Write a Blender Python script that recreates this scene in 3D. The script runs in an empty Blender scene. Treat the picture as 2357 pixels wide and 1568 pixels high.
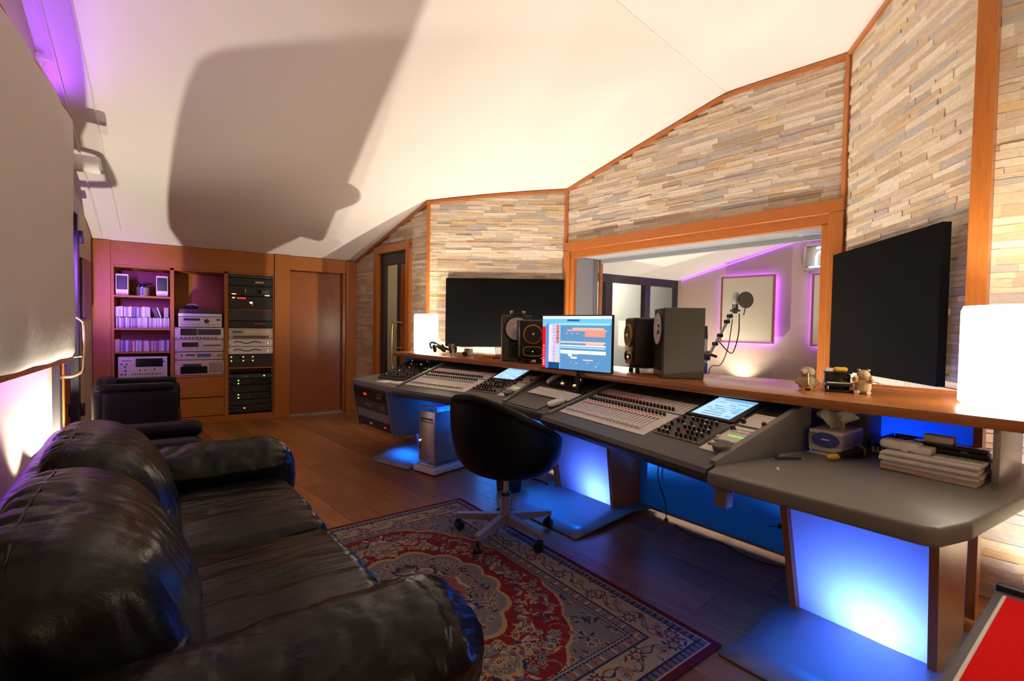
import bpy, bmesh, math, random
import numpy as np
from mathutils import Vector, Matrix, noise as mnoise
R = math.radians
random.seed(7)
scene = bpy.context.scene
col = scene.collection

# ------------------------------------------------------------------ camera
def look_matrix(yaw, pitch, roll):
    cy, sy = math.cos(yaw), math.sin(yaw)
    fwd = Vector((sy*math.cos(pitch), cy*math.cos(pitch), -math.sin(pitch)))
    right = Vector((cy, -sy, 0)); down = fwd.cross(right)
    rx = math.cos(roll)*right - math.sin(roll)*down
    dn = math.sin(roll)*right + math.cos(roll)*down
    m = Matrix((rx, -dn, -fwd)).transposed()
    return m.to_4x4()
cd = bpy.data.cameras.new('camera'); cam = bpy.data.objects.new('camera', cd); col.objects.link(cam)
cd.sensor_fit = 'HORIZONTAL'; cd.sensor_width = 36.0; cd.lens = 1113*36/2357
cd.clip_start = 0.02; cd.clip_end = 100
cam.matrix_world = Matrix.Translation((0, 0, 1.28)) @ look_matrix(R(33), R(1.65), R(.92))
scene.camera = cam

# ------------------------------------------------------------------ world, exposure
w = bpy.data.worlds.new('world'); scene.world = w; w.use_nodes = True
w.node_tree.nodes['Background'].inputs[0].default_value = (.6, .5, .45, 1)
w.node_tree.nodes['Background'].inputs[1].default_value = 0.02
vs = scene.view_settings
vs.view_transform = 'Standard'; vs.look = 'None'; vs.gamma = 1; vs.use_curve_mapping = False
vs.exposure = 0.0
cy = scene.cycles
cy.use_denoising = True
cy.max_bounces = 10; cy.diffuse_bounces = 5; cy.glossy_bounces = 4; cy.transmission_bounces = 6; cy.transparent_max_bounces = 12
cy.sample_clamp_indirect = 6.0
cy.caustics_reflective = False; cy.caustics_refractive = False

WARM = (1, .875, .72); PURPLE = (.34, .07, 1.0); BLUE = (.004, .17, 1.0)
def light(name, kind, loc, power, color, size=.05, rot=None, target=None, spot=None, blend=.5, size_y=None, parent=None):
    d = bpy.data.lights.new(name, kind); d.energy = power; d.color = color
    if kind == 'AREA':
        d.size = size
        if size_y: d.shape = 'RECTANGLE'; d.size_y = size_y
    else:
        d.shadow_soft_size = size
    if kind == 'SPOT':
        d.spot_size = R(spot or 60); d.spot_blend = blend
    o = bpy.data.objects.new(name, d); col.objects.link(o); o.location = loc
    if target is not None:
        o.rotation_euler = (Vector(target)-Vector(loc)).to_track_quat('-Z', 'Y').to_euler()
    elif rot: o.rotation_euler = rot
    if parent: o.parent = parent
    return o

# ------------------------------------------------------------------ materials
def new_mat(name):
    m = bpy.data.materials.new(name); m.use_nodes = True
    nt = m.node_tree; b = nt.nodes['Principled BSDF']
    return m, nt, b
def rgba(c): return (c[0], c[1], c[2], 1)
def plain(name, c, rough=.5, metal=0, bump=0, bscale=60, var=.0, spec=.5, coat=0, alpha=None):
    m, nt, b = new_mat(name)
    b.inputs['Base Color'].default_value = rgba(c); b.inputs['Roughness'].default_value = rough
    b.inputs['Metallic'].default_value = metal; b.inputs['Specular IOR Level'].default_value = spec
    b.inputs['Coat Weight'].default_value = coat
    tc = nt.nodes.new('ShaderNodeTexCoord'); nz = nt.nodes.new('ShaderNodeTexNoise')
    nz.inputs['Scale'].default_value = bscale; nz.inputs['Detail'].default_value = 3
    nt.links.new(tc.outputs['Object'], nz.inputs['Vector'])
    if bump:
        bp = nt.nodes.new('ShaderNodeBump'); bp.inputs['Strength'].default_value = bump; bp.inputs['Distance'].default_value = .01
        nt.links.new(nz.outputs['Fac'], bp.inputs['Height']); nt.links.new(bp.outputs['Normal'], b.inputs['Normal'])
    if var:
        mx = nt.nodes.new('ShaderNodeMix'); mx.data_type = 'RGBA'
        mx.inputs[6].default_value = rgba([v*(1-var) for v in c]); mx.inputs[7].default_value = rgba([min(1, v*(1+var)) for v in c])
        nt.links.new(nz.outputs['Fac'], mx.inputs[0]); nt.links.new(mx.outputs[2], b.inputs['Base Color'])
    return m
def emis(name, c, s):
    m, nt, b = new_mat(name)
    b.inputs['Base Color'].default_value = rgba(c); b.inputs['Emission Color'].default_value = rgba(c); b.inputs['Emission Strength'].default_value = s
    return m
def wood(name, c1, c2, rough=.35, axis=(1, 1, 12), scale=6, objrand=0, bump=.05, coat=.2):
    m, nt, b = new_mat(name); L = nt.links
    tc = nt.nodes.new('ShaderNodeTexCoord'); mp = nt.nodes.new('ShaderNodeMapping'); mp.inputs['Scale'].default_value = axis
    L.new(tc.outputs['Object'], mp.inputs['Vector'])
    oi = nt.nodes.new('ShaderNodeObjectInfo')
    if objrand:
        vm = nt.nodes.new('ShaderNodeVectorMath'); vm.operation = 'MULTIPLY_ADD'
        vm.inputs[1].default_value = (37, 91, 53)
        cm = nt.nodes.new('ShaderNodeCombineXYZ')
        for i in range(3): L.new(oi.outputs['Random'], cm.inputs[i])
        L.new(cm.outputs[0], vm.inputs[0]); L.new(mp.outputs[0], vm.inputs[2]); src = vm.outputs[0]
    else: src = mp.outputs[0]
    n1 = nt.nodes.new('ShaderNodeTexNoise'); n1.inputs['Scale'].default_value = scale; n1.inputs['Detail'].default_value = 6; n1.inputs['Roughness'].default_value = .65; n1.inputs['Distortion'].default_value = .6
    L.new(src, n1.inputs['Vector'])
    cr = nt.nodes.new('ShaderNodeValToRGB'); cr.color_ramp.elements[0].position = .28; cr.color_ramp.elements[1].position = .72
    cr.color_ramp.elements[0].color = rgba(c2); cr.color_ramp.elements[1].color = rgba(c1)
    L.new(n1.outputs['Fac'], cr.inputs['Fac'])
    out = cr.outputs['Color']
    if objrand:
        hs = nt.nodes.new('ShaderNodeHueSaturation'); mr = nt.nodes.new('ShaderNodeMapRange')
        mr.inputs[3].default_value = 1-objrand; mr.inputs[4].default_value = 1+objrand
        L.new(oi.outputs['Random'], mr.inputs[0]); L.new(mr.outputs[0], hs.inputs['Value']); L.new(out, hs.inputs['Color']); out = hs.outputs['Color']
    L.new(out, b.inputs['Base Color'])
    b.inputs['Roughness'].default_value = rough; b.inputs['Coat Weight'].default_value = coat; b.inputs['Coat Roughness'].default_value = .25
    if bump:
        bp = nt.nodes.new('ShaderNodeBump'); bp.inputs['Strength'].default_value = bump; bp.inputs['Distance'].default_value = .003
        L.new(n1.outputs['Fac'], bp.inputs['Height']); L.new(bp.outputs['Normal'], b.inputs['Normal'])
    return m
def stone_mat(name, dark=1.0):
    m, nt, b = new_mat(name); L = nt.links
    oi = nt.nodes.new('ShaderNodeObjectInfo'); ge = nt.nodes.new('ShaderNodeNewGeometry'); tc = nt.nodes.new('ShaderNodeTexCoord')
    ad = nt.nodes.new('ShaderNodeMath'); ad.operation = 'ADD'; fr = nt.nodes.new('ShaderNodeMath'); fr.operation = 'FRACT'
    L.new(oi.outputs['Random'], ad.inputs[0]); L.new(ge.outputs['Random Per Island'], ad.inputs[1]); L.new(ad.outputs[0], fr.inputs[0])
    cr = nt.nodes.new('ShaderNodeValToRGB'); cr.color_ramp.interpolation = 'CONSTANT'
    stops = [(0, (.74, .61, .45)), (.13, (.60, .46, .31)), (.24, (.80, .69, .54)), (.36, (.68, .55, .40)), (.46, (.53, .48, .43)), (.56, (.72, .56, .36)), (.63, (.78, .66, .50)), (.74, (.64, .52, .40)), (.83, (.84, .74, .59)), (.92, (.50, .38, .25)), (.97, (.76, .55, .30)), (1, (.76, .64, .50))]
    e = cr.color_ramp.elements
    e[0].position, e[0].color = 0, rgba([v*dark for v in stops[0][1]]); e[1].position, e[1].color = 1, rgba([v*dark for v in stops[-1][1]])
    for p, c in stops[1:-1]:
        k = e.new(p); k.color = rgba([v*dark for v in c])
    L.new(fr.outputs[0], cr.inputs['Fac'])
    mp = nt.nodes.new('ShaderNodeMapping'); mp.inputs['Scale'].default_value = (4, 4, 9); L.new(ge.outputs['Position'], mp.inputs['Vector'])
    nz = nt.nodes.new('ShaderNodeTexNoise'); nz.inputs['Scale'].default_value = 9; nz.inputs['Detail'].default_value = 6; nz.inputs['Roughness'].default_value = .7
    L.new(mp.outputs[0], nz.inputs['Vector'])
    hs = nt.nodes.new('ShaderNodeHueSaturation'); mr = nt.nodes.new('ShaderNodeMapRange'); mr.inputs[1].default_value = .25; mr.inputs[2].default_value = .75; mr.inputs[3].default_value = .80; mr.inputs[4].default_value = 1.16
    L.new(nz.outputs['Fac'], mr.inputs[0]); L.new(mr.outputs[0], hs.inputs['Value']); L.new(cr.outputs['Color'], hs.inputs['Color'])
    L.new(hs.outputs['Color'], b.inputs['Base Color']); b.inputs['Roughness'].default_value = .62
    bp = nt.nodes.new('ShaderNodeBump'); bp.inputs['Strength'].default_value = .3; bp.inputs['Distance'].default_value = .005
    L.new(nz.outputs['Fac'], bp.inputs['Height']); L.new(bp.outputs['Normal'], b.inputs['Normal'])
    return m
def leather(name, c=(.005, .0045, .005), rough=.27, wr=.5, scale=(5, 5, 5), strength=.6):
    m, nt, b = new_mat(name); L = nt.links
    tc = nt.nodes.new('ShaderNodeTexCoord'); mp = nt.nodes.new('ShaderNodeMapping'); mp.inputs['Scale'].default_value = scale
    L.new(tc.outputs['Object'], mp.inputs['Vector'])
    n1 = nt.nodes.new('ShaderNodeTexNoise'); n1.inputs['Scale'].default_value = 2.6; n1.inputs['Detail'].default_value = 4; n1.inputs['Distortion'].default_value = .25; n1.inputs['Roughness'].default_value = .45
    L.new(mp.outputs[0], n1.inputs['Vector'])
    n2 = nt.nodes.new('ShaderNodeTexVoronoi'); n2.inputs['Scale'].default_value = 260; L.new(tc.outputs['Object'], n2.inputs['Vector'])
    n3 = nt.nodes.new('ShaderNodeTexNoise'); n3.noise_type = 'RIDGED_MULTIFRACTAL'; n3.inputs['Scale'].default_value = 1.5; n3.inputs['Detail'].default_value = 3; n3.inputs['Roughness'].default_value = .45; n3.inputs['Distortion'].default_value = .35
    L.new(mp.outputs[0], n3.inputs['Vector'])
    b0 = nt.nodes.new('ShaderNodeBump'); b0.inputs['Strength'].default_value = min(1, strength*.8); b0.inputs['Distance'].default_value = .018; b0.invert = True
    L.new(n3.outputs['Fac'], b0.inputs['Height'])
    b1 = nt.nodes.new('ShaderNodeBump'); b1.inputs['Strength'].default_value = strength; b1.inputs['Distance'].default_value = .03
    b2 = nt.nodes.new('ShaderNodeBump'); b2.inputs['Strength'].default_value = .12; b2.inputs['Distance'].default_value = .002
    L.new(n1.outputs['Fac'], b1.inputs['Height']); L.new(b0.outputs['Normal'], b1.inputs['Normal']); L.new(n2.outputs['Distance'], b2.inputs['Height']); L.new(b1.outputs['Normal'], b2.inputs['Normal']); L.new(b2.outputs['Normal'], b.inputs['Normal'])
    b.inputs['Base Color'].default_value = rgba(c); b.inputs['Roughness'].default_value = rough
    b.inputs['Specular IOR Level'].default_value = .26
    return m
def glass_mat(name, tint=(.95, .97, .96), refl=1.0, rough=.0):
    m, nt, b = new_mat(name); L = nt.links; nt.nodes.remove(b)
    out = nt.nodes['Material Output']; tr = nt.nodes.new('ShaderNodeBsdfTransparent'); tr.inputs[0].default_value = rgba(tint)
    gl = nt.nodes.new('ShaderNodeBsdfGlossy'); gl.inputs['Roughness'].default_value = rough
    # thin-pane reflectance (Schlick), same from both sides of the pane
    ge = nt.nodes.new('ShaderNodeNewGeometry'); dt = nt.nodes.new('ShaderNodeVectorMath'); dt.operation = 'DOT_PRODUCT'
    L.new(ge.outputs['Normal'], dt.inputs[0]); L.new(ge.outputs['Incoming'], dt.inputs[1])
    def mth(op, x, y=None):
        k = nt.nodes.new('ShaderNodeMath'); k.operation = op; L.new(x, k.inputs[0])
        if y is not None: k.inputs[1].default_value = y
        return k.outputs[0]
    ab = mth('ABSOLUTE', dt.outputs['Value']); sb = nt.nodes.new('ShaderNodeMath'); sb.operation = 'SUBTRACT'; sb.inputs[0].default_value = 1; L.new(ab, sb.inputs[1])
    fr = mth('ADD', mth('MULTIPLY', mth('POWER', sb.outputs[0], 5), .90), .035)
    mu = nt.nodes.new('ShaderNodeMath'); mu.operation = 'MULTIPLY'; mu.inputs[1].default_value = refl; mu.use_clamp = True
    mx = nt.nodes.new('ShaderNodeMixShader'); L.new(fr, mu.inputs[0]); L.new(mu.outputs[0], mx.inputs[0]); L.new(tr.outputs[0], mx.inputs[1]); L.new(gl.outputs[0], mx.inputs[2])
    L.new(mx.outputs[0], out.inputs['Surface'])
    return m
def translucent(name, c, mixd=.3, rough=.4):
    m, nt, b = new_mat(name); L = nt.links; nt.nodes.remove(b); out = nt.nodes['Material Output']
    t = nt.nodes.new('ShaderNodeBsdfTranslucent'); t.inputs[0].default_value = rgba(c)
    d = nt.nodes.new('ShaderNodeBsdfDiffuse'); d.inputs[0].default_value = rgba(c)
    g = nt.nodes.new('ShaderNodeBsdfGlossy'); g.inputs['Roughness'].default_value = rough
    mx = nt.nodes.new('ShaderNodeMixShader'); mx.inputs[0].default_value = mixd
    m2 = nt.nodes.new('ShaderNodeMixShader'); m2.inputs[0].default_value = .04
    L.new(t.outputs[0], mx.inputs[1]); L.new(d.outputs[0], mx.inputs[2]); L.new(mx.outputs[0], m2.inputs[1]); L.new(g.outputs[0], m2.inputs[2]); L.new(m2.outputs[0], out.inputs['Surface'])
    return m
def attr_mat(name, attr='Col', rough=.9, emit=0, spec=.2):
    m, nt, b = new_mat(name); L = nt.links
    a = nt.nodes.new('ShaderNodeVertexColor'); a.layer_name = attr
    if emit:
        L.new(a.outputs[0], b.inputs['Emission Color']); b.inputs['Emission Strength'].default_value = emit; b.inputs['Base Color'].default_value = (.01, .01, .01, 1)
    else: L.new(a.outputs[0], b.inputs['Base Color'])
    b.inputs['Roughness'].default_value = rough; b.inputs['Specular IOR Level'].default_value = spec
    return m

M = {}
M['ceiling'] = plain('ceiling_paint', (.83, .78, .74), .9, bump=.03, bscale=200)
M['stone'] = stone_mat('ledge_stone', .90); M['stone_back'] = plain('mortar', (.36, .29, .21), .95, bump=.3)
M['trimwood'] = wood('orange_wood', (.52, .175, .035), (.38, .115, .02), .32, (3, 3, 18))
M['trimwood_v'] = wood('orange_wood_v', (.52, .175, .035), (.38, .115, .02), .32, (14, 14, 1.2))
M['cabwood'] = wood('cabinet_wood', (.42, .135, .010), (.33, .098, .007), .5, (14, 14, 1.2), coat=0)
M['cabwood_h'] = wood('cabinet_wood_h', (.42, .135, .010), (.33, .098, .007), .5, (1.2, 14, 14), coat=0)
M['doorwood'] = wood('door_wood', (.34, .10, .018), (.27, .072, .012), .3, (16, 16, 1.0), coat=.4)
M['plank'] = wood('laminate', (.34, .135, .038), (.15, .052, .014), .33, (10, .8, 10), scale=3.2, objrand=.28, bump=.08, coat=.15)
M['shelfwood'] = wood('shelf_wood', (.46, .175, .05), (.33, .11, .028), .22, (12, 1, 12), coat=.5)
M['legwood'] = wood('leg_wood', (.42, .15, .03), (.30, .095, .018), .35, (12, 12, 1))
M['beige'] = plain('beige_wall', (.50, .41, .31), .85, bump=.05, bscale=120)
M['beige2'] = plain('booth_wall', (.52, .39, .31), .85, bump=.05, bscale=120)
M['white'] = plain('white', (.8, .78, .75), .6); M['paper'] = plain('paper', (.78, .74, .70), .8, var=.06, bscale=30)
M['black'] = plain('black_plastic', (.012, .012, .013), .42); M['blackmat'] = plain('black_fabric', (.0028, .0026, .0028), .95, bump=.12, bscale=500, spec=.08)
M['blackgl'] = plain('black_gloss', (.008, .008, .009), .15); M['dark'] = plain('dark_grey', (.035, .033, .035), .5)
M['blackmetal'] = plain('black_metal', (.02, .02, .022), .35, metal=.3)
M['grey'] = plain('grey_laminate', (.17, .166, .155), .42, bump=.04, bscale=400, var=.08); M['greyd'] = plain('console_dark', (.060, .057, .056), .45)
M['greym'] = plain('console_mid', (.10, .095, .095), .5)
M['greyl'] = plain('console_light', (.68, .635, .62), .5); M['silver'] = plain('silver', (.55, .52, .48), .32, metal=.7)
M['champ'] = plain('champagne_face', (.52, .44, .36), .38, metal=.35); M['steel'] = plain('steel', (.50, .48, .46), .3, metal=.9)
M['gold'] = plain('brass', (.85, .62, .28), .2, metal=1); M['chrome'] = plain('chrome', (.8, .78, .75), .12, metal=1)
M['orange_ring'] = plain('copper_ring', (.60, .27, .06), .35, metal=.6); M['cone'] = plain('white_cone', (.80, .74, .74), .6)
M['alum'] = plain('aluminium', (.46, .44, .46), .35, metal=.75, bump=.02, bscale=800)
M['chairgrey'] = plain('chair_grey', (.30, .27, .30), .4, metal=.3)
M['frameblack'] = plain('door_black', (.028, .026, .03), .35)
M['reveal'] = plain('reveal_grey', (.30, .30, .32), .7)
M['glass'] = glass_mat('glass', refl=1.0); M['glassdoor'] = glass_mat('door_glass', (.55, .52, .55), refl=2.2)
M['plastic_clear'] = glass_mat('clear_cup', (.8, .8, .8), 1.6)
M['fabric'] = plain('panel_fabric', (.62, .57, .52), .9, bump=.25, bscale=14, spec=.2)
M['fabric2'] = plain('booth_panel_fabric', (.70, .62, .50), .9, bump=.12, bscale=30, spec=.2)
M['red'] = plain('red_felt', (.82, .003, .004), .95, bump=.2, bscale=300, var=.12, spec=.15)
M['leather'] = leather('black_leather', scale=(3.2, 5.0, 2.4), strength=.35); M['leather_seat'] = leather('seat_leather', scale=(1.6, 6, 4), strength=.35)
M['leather_smooth'] = leather('chair_leather', c=(.004, .004, .0045), rough=.45, scale=(2, 2, 2), strength=.15)
M['leather_smooth'].node_tree.nodes['Principled BSDF'].inputs['Specular IOR Level'].default_value = .16
M['bluepanel'] = translucent('frosted_blue_panel', (.07, .16, .92)); M['backpanel'] = translucent('deep_blue_panel', (.004, .072, .40)); M['bluemat'] = plain('blue_sheet', (.05, .17, .55), .45)
M['plate'] = plain('foot_plate', (.17, .18, .20), .38, metal=.2)
M['shade'] = None
M['screen'] = attr_mat('screen', emit=1.3); M['rug'] = attr_mat('rug_pile', rough=.95)
M['led_g'] = emis('led_green', (.25, 1, .15), 2.5); M['led_r'] = emis('led_red', (1, .05, .03), .9); M['led_o'] = emis('led_orange', (1, .5, .1), 2.0); M['led_b'] = emis('led_blue', (.08, .25, 1), 2.0); M['led_w'] = emis('led_white', (.9, .92, 1), 2.0)
M['sel_lit'] = emis('select_lamp', (1, .26, .10), .9); M['key_lit'] = emis('green_key', (.25, .9, .15), .7); M['lit_amber'] = emis('lit_button', (1, .72, .35), .8)
M['neon'] = emis('neon', (.55, .70, 1), 3.0)
M['yellow'] = plain('yellow', (.75, .42, .04), .5); M['redp'] = plain('red_plastic', (.45, .03, .02), .45); M['bluep'] = plain('blue_plastic', (.05, .08, .35), .45)
M['carved'] = plain('carved_stone', (.50, .38, .20), .8, bump=.6, bscale=60, var=.3)
M['foam'] = plain('foam', (.03, .03, .032), 1, bump=.5, bscale=80)

# ------------------------------------------------------------------ mesh helpers
def link(o, parent=None):
    col.objects.link(o)
    if parent is not None: o.parent = parent
    return o
def meshobj(name, verts, faces, mat, parent=None, smooth=False, kind=None):
    me = bpy.data.meshes.new(name); me.from_pydata([tuple(v) for v in verts], [], faces); me.update()
    if mat is not None:
        for mm in (mat if isinstance(mat, (list, tuple)) else [mat]): me.materials.append(M[mm] if isinstance(mm, str) else mm)
    if smooth:
        me.polygons.foreach_set('use_smooth', [True]*len(me.polygons))
    o = bpy.data.objects.new(name, me); link(o, parent)
    if kind: o['kind'] = kind
    return o
def frombm(name, bm, mat, parent=None, smooth=False, ang=None):
    bmesh.ops.recalc_face_normals(bm, faces=bm.faces[:])
    me = bpy.data.meshes.new(name); bm.to_mesh(me); bm.free()
    for mm in (mat if isinstance(mat, (list, tuple)) else [mat]): me.materials.append(M[mm] if isinstance(mm, str) else mm)
    if smooth: me.polygons.foreach_set('use_smooth', [True]*len(me.polygons))
    if ang is not None:
        try: me.set_sharp_from_angle(angle=R(ang))
        except Exception: pass
    return link(bpy.data.objects.new(name, me), parent)
def tag(o, label, cat, group=None, kind=None):
    o['label'] = label; o['category'] = cat
    if group: o['group'] = group
    if kind: o['kind'] = kind
    return o
def thing(name, label, cat, loc=(0, 0, 0), rz=0, group=None, kind=None):
    o = bpy.data.objects.new(name, None); o.empty_display_size = .1; col.objects.link(o)
    o.location = loc; o.rotation_euler = (0, 0, rz)
    return tag(o, label, cat, group, kind)
def bm_box(bm, c, s, bev=0, seg=2, mat=None):
    """box centred at c with size s, optional matrix"""
    m = Matrix.Translation(c) @ Matrix.Diagonal((s[0], s[1], s[2], 1))
    if mat is not None: m = mat @ m
    t = bmesh.new(); bmesh.ops.create_cube(t, size=1, matrix=m)
    if bev: bmesh.ops.bevel(t, geom=t.edges[:], offset=bev, segments=seg, affect='EDGES', profile=.5, clamp_overlap=True)
    me = bpy.data.meshes.new('t'); t.to_mesh(me); t.free(); bm.from_mesh(me); bpy.data.meshes.remove(me)
def box(name, c, s, mat, parent=None, bev=0, seg=2, rot=None, smooth=None):
    bm = bmesh.new(); bm_box(bm, (0, 0, 0), s, bev, seg)
    o = frombm(name, bm, mat, parent, smooth=bool(bev), ang=35 if bev else None)
    o.location = c
    if rot is not None: o.rotation_euler = rot
    return o
def bm_prism(bm, poly, z0, z1, bev=0, seg=3):
    t = bmesh.new()
    vs = [t.verts.new((p[0], p[1], z0)) for p in poly]; f = t.faces.new(vs)
    r = bmesh.ops.extrude_face_region(t, geom=[f]); bmesh.ops.translate(t, verts=[v for v in r['geom'] if isinstance(v, bmesh.types.BMVert)], vec=(0, 0, z1-z0))
    bmesh.ops.recalc_face_normals(t, faces=t.faces[:])
    if bev: bmesh.ops.bevel(t, geom=t.edges[:], offset=bev, segments=seg, affect='EDGES', profile=.5, clamp_overlap=True)
    me = bpy.data.meshes.new('t'); t.to_mesh(me); t.free(); bm.from_mesh(me); bpy.data.meshes.remove(me)
def prism(name, poly, z0, z1, mat, parent=None, bev=0, seg=3):
    bm = bmesh.new(); bm_prism(bm, poly, z0, z1, bev, seg)
    return frombm(name, bm, mat, parent, smooth=bool(bev), ang=35 if bev else None)
def bm_lathe(bm, prof, n=28, mat=Matrix(), cap=True):
    rings = []
    for r, z in prof:
        rings.append([bm.verts.new(mat @ Vector((r*math.cos(2*math.pi*i/n), r*math.sin(2*math.pi*i/n), z))) for i in range(n)])
    for a, b in zip(rings, rings[1:]):
        for i in range(n):
            bm.faces.new((a[i], a[(i+1) % n], b[(i+1) % n], b[i]))
    if cap:
        bm.faces.new(rings[0][::-1]); bm.faces.new(rings[-1])
def lathe(name, prof, mat, parent=None, n=28, loc=(0, 0, 0), rot=None, cap=True, ang=40):
    bm = bmesh.new(); bm_lathe(bm, prof, n, cap=cap)
    o = frombm(name, bm, mat, parent, smooth=True, ang=ang); o.location = loc
    if rot is not None: o.rotation_euler = rot
    return o
def tube_mesh(bm, pts, rad, n=10, closed=False):
    pts = [Vector(p) for p in pts]; rings = []; N = len(pts)
    up = Vector((0, 0, 1)); prev = None
    for i, p in enumerate(pts):
        a = pts[i-1] if (i > 0 or closed) else p; b = pts[(i+1) % N] if (i < N-1 or closed) else p
        t = (b-a).normalized()
        if prev is None:
            x = t.cross(up)
            if x.length < .1: x = t.cross(Vector((1, 0, 0)))
        else:
            x = prev - t*prev.dot(t)
        x.normalize(); prev = x; y = t.cross(x)
        r = rad[i] if isinstance(rad, (list, tuple)) else rad
        rings.append([bm.verts.new(p + x*r*math.cos(2*math.pi*k/n) + y*r*math.sin(2*math.pi*k/n)) for k in range(n)])
    m = N if closed else N-1
    for i in range(m):
        a, b = rings[i], rings[(i+1) % N]
        for k in range(n): bm.faces.new((a[k], a[(k+1) % n], b[(k+1) % n], b[k]))
    if not closed:
        bm.faces.new(rings[0][::-1]); bm.faces.new(rings[-1])
def tube(name, pts, rad, mat, parent=None, n=10, closed=False):
    bm = bmesh.new(); tube_mesh(bm, pts, rad, n, closed)
    return frombm(name, bm, mat, parent, smooth=True, ang=60)
def smooth_path(pts, n=8):
    pts = [Vector(p) for p in pts]; out = []
    P = [pts[0]]+pts+[pts[-1]]
    for i in range(1, len(P)-2):
        for k in range(n):
            t = k/n; a, b, c, d = P[i-1], P[i], P[i+1], P[i+2]
            out.append(.5*((2*b)+(c-a)*t+(2*a-5*b+4*c-d)*t*t+(3*b-a-3*c+d)*t**3))
    out.append(pts[-1]); return out
def rbox(name, half, r, n, mat, parent=None, fn=None, loc=(0, 0, 0), rot=None):
    """rounded cushion box, grid n=(nx,ny,nz), fn deforms numpy verts"""
    hx, hy, hz = half; V = {}; verts = []; faces = []
    def vid(i, j, k):
        key = (i, j, k)
        if key not in V:
            q = np.array([(-1+2*i/n[0])*hx, (-1+2*j/n[1])*hy, (-1+2*k/n[2])*hz])
            inn = np.clip(q, [-(hx-r), -(hy-r), -(hz-r)], [hx-r, hy-r, hz-r]); d = q-inn; L = np.linalg.norm(d)
            V[key] = len(verts); verts.append(inn + (d/L*r if L > 1e-9 else 0))
        return V[key]
    for i in range(n[0]):
        for j in range(n[1]):
            for k, fl in ((0, 1), (n[2], 0)):
                q = [vid(i, j, k), vid(i+1, j, k), vid(i+1, j+1, k), vid(i, j+1, k)]; faces.append(q[::-1] if fl else q)
    for i in range(n[0]):
        for k in range(n[2]):
            for j, fl in ((0, 0), (n[1], 1)):
                q = [vid(i, j, k), vid(i+1, j, k), vid(i+1, j, k+1), vid(i, j, k+1)]; faces.append(q[::-1] if fl else q)
    for j in range(n[1]):
        for k in range(n[2]):
            for i, fl in ((0, 1), (n[0], 0)):
                q = [vid(i, j, k), vid(i, j+1, k), vid(i, j+1, k+1), vid(i, j, k+1)]; faces.append(q[::-1] if fl else q)
    A = np.array(verts)
    if fn is not None: A = fn(A)
    o = meshobj(name, A, faces, mat, parent, smooth=True); o.location = loc
    if rot is not None: o.rotation_euler = rot
    return o
def copy_tree(o, parent=None):
    c = o.copy(); col.objects.link(c); c.parent = parent
    for ch in list(o.children): copy_tree(ch, c)
    return c
def disc(bm, c, r, n=20, mat=Matrix(), h=.004):
    bm_lathe(bm, [(r, 0), (r, h)], n, mat @ Matrix.Translation(c))
def colour_grid(name, W, H, C, mat, parent=None, z=0):
    """flat sheet W x H in local XY, C = (ny,nx,3) linear colours, one per face"""
    ny, nx = C.shape[:2]
    xs = np.linspace(0, W, nx+1); ys = np.linspace(0, H, ny+1)
    X, Y = np.meshgrid(xs, ys); v = np.stack([X.ravel(), Y.ravel(), np.full(X.size, z)], 1)
    me = bpy.data.meshes.new(name)
    idx = np.arange((nx+1)*(ny+1)).reshape(ny+1, nx+1)
    q = np.stack([idx[:-1, :-1], idx[:-1, 1:], idx[1:, 1:], idx[1:, :-1]], -1).reshape(-1, 4)
    me.vertices.add(len(v)); me.vertices.foreach_set('co', v.ravel())
    me.loops.add(q.size); me.loops.foreach_set('vertex_index', q.ravel().astype(np.int32))
    me.polygons.add(len(q)); me.polygons.foreach_set('loop_start', (np.arange(len(q))*4).astype(np.int32))
    me.update(calc_edges=True)
    at = me.color_attributes.new('Col', 'FLOAT_COLOR', 'CORNER')
    c4 = np.ones((len(q), 4, 4), np.float32); c4[:, :, :3] = C.reshape(-1, 1, 3); at.data.foreach_set('color', c4.ravel())
    me.materials.append(M[mat]); o = bpy.data.objects.new(name, me); return link(o, parent)

# ================================================================== STRUCTURE
XL = -1.01; YB = 7.2
Q = (1.953, 7.2); P = (2.349, 5.504); L_ = (3.723, 4.557); RR = (4.119, 1.728); N = (3.213, .748); N2 = (3.70, -2.1)
def ceil_z(x, y):
    s = .50 + (x-XL)/(3.98-XL)*(.264-.50)
    return 2.2 + s*(7.2-min(7.2, max(y, 2.65)))
POLY = [Q, P, L_, RR, N, N2]
def wall_x(y):
    if y >= Q[1]: return Q[0]
    for a, b in zip(POLY, POLY[1:]):
        if b[1] <= y <= a[1]:
            t = (y-a[1])/(b[1]-a[1]); return a[0]+(b[0]-a[0])*t
    return N2[0]
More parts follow.
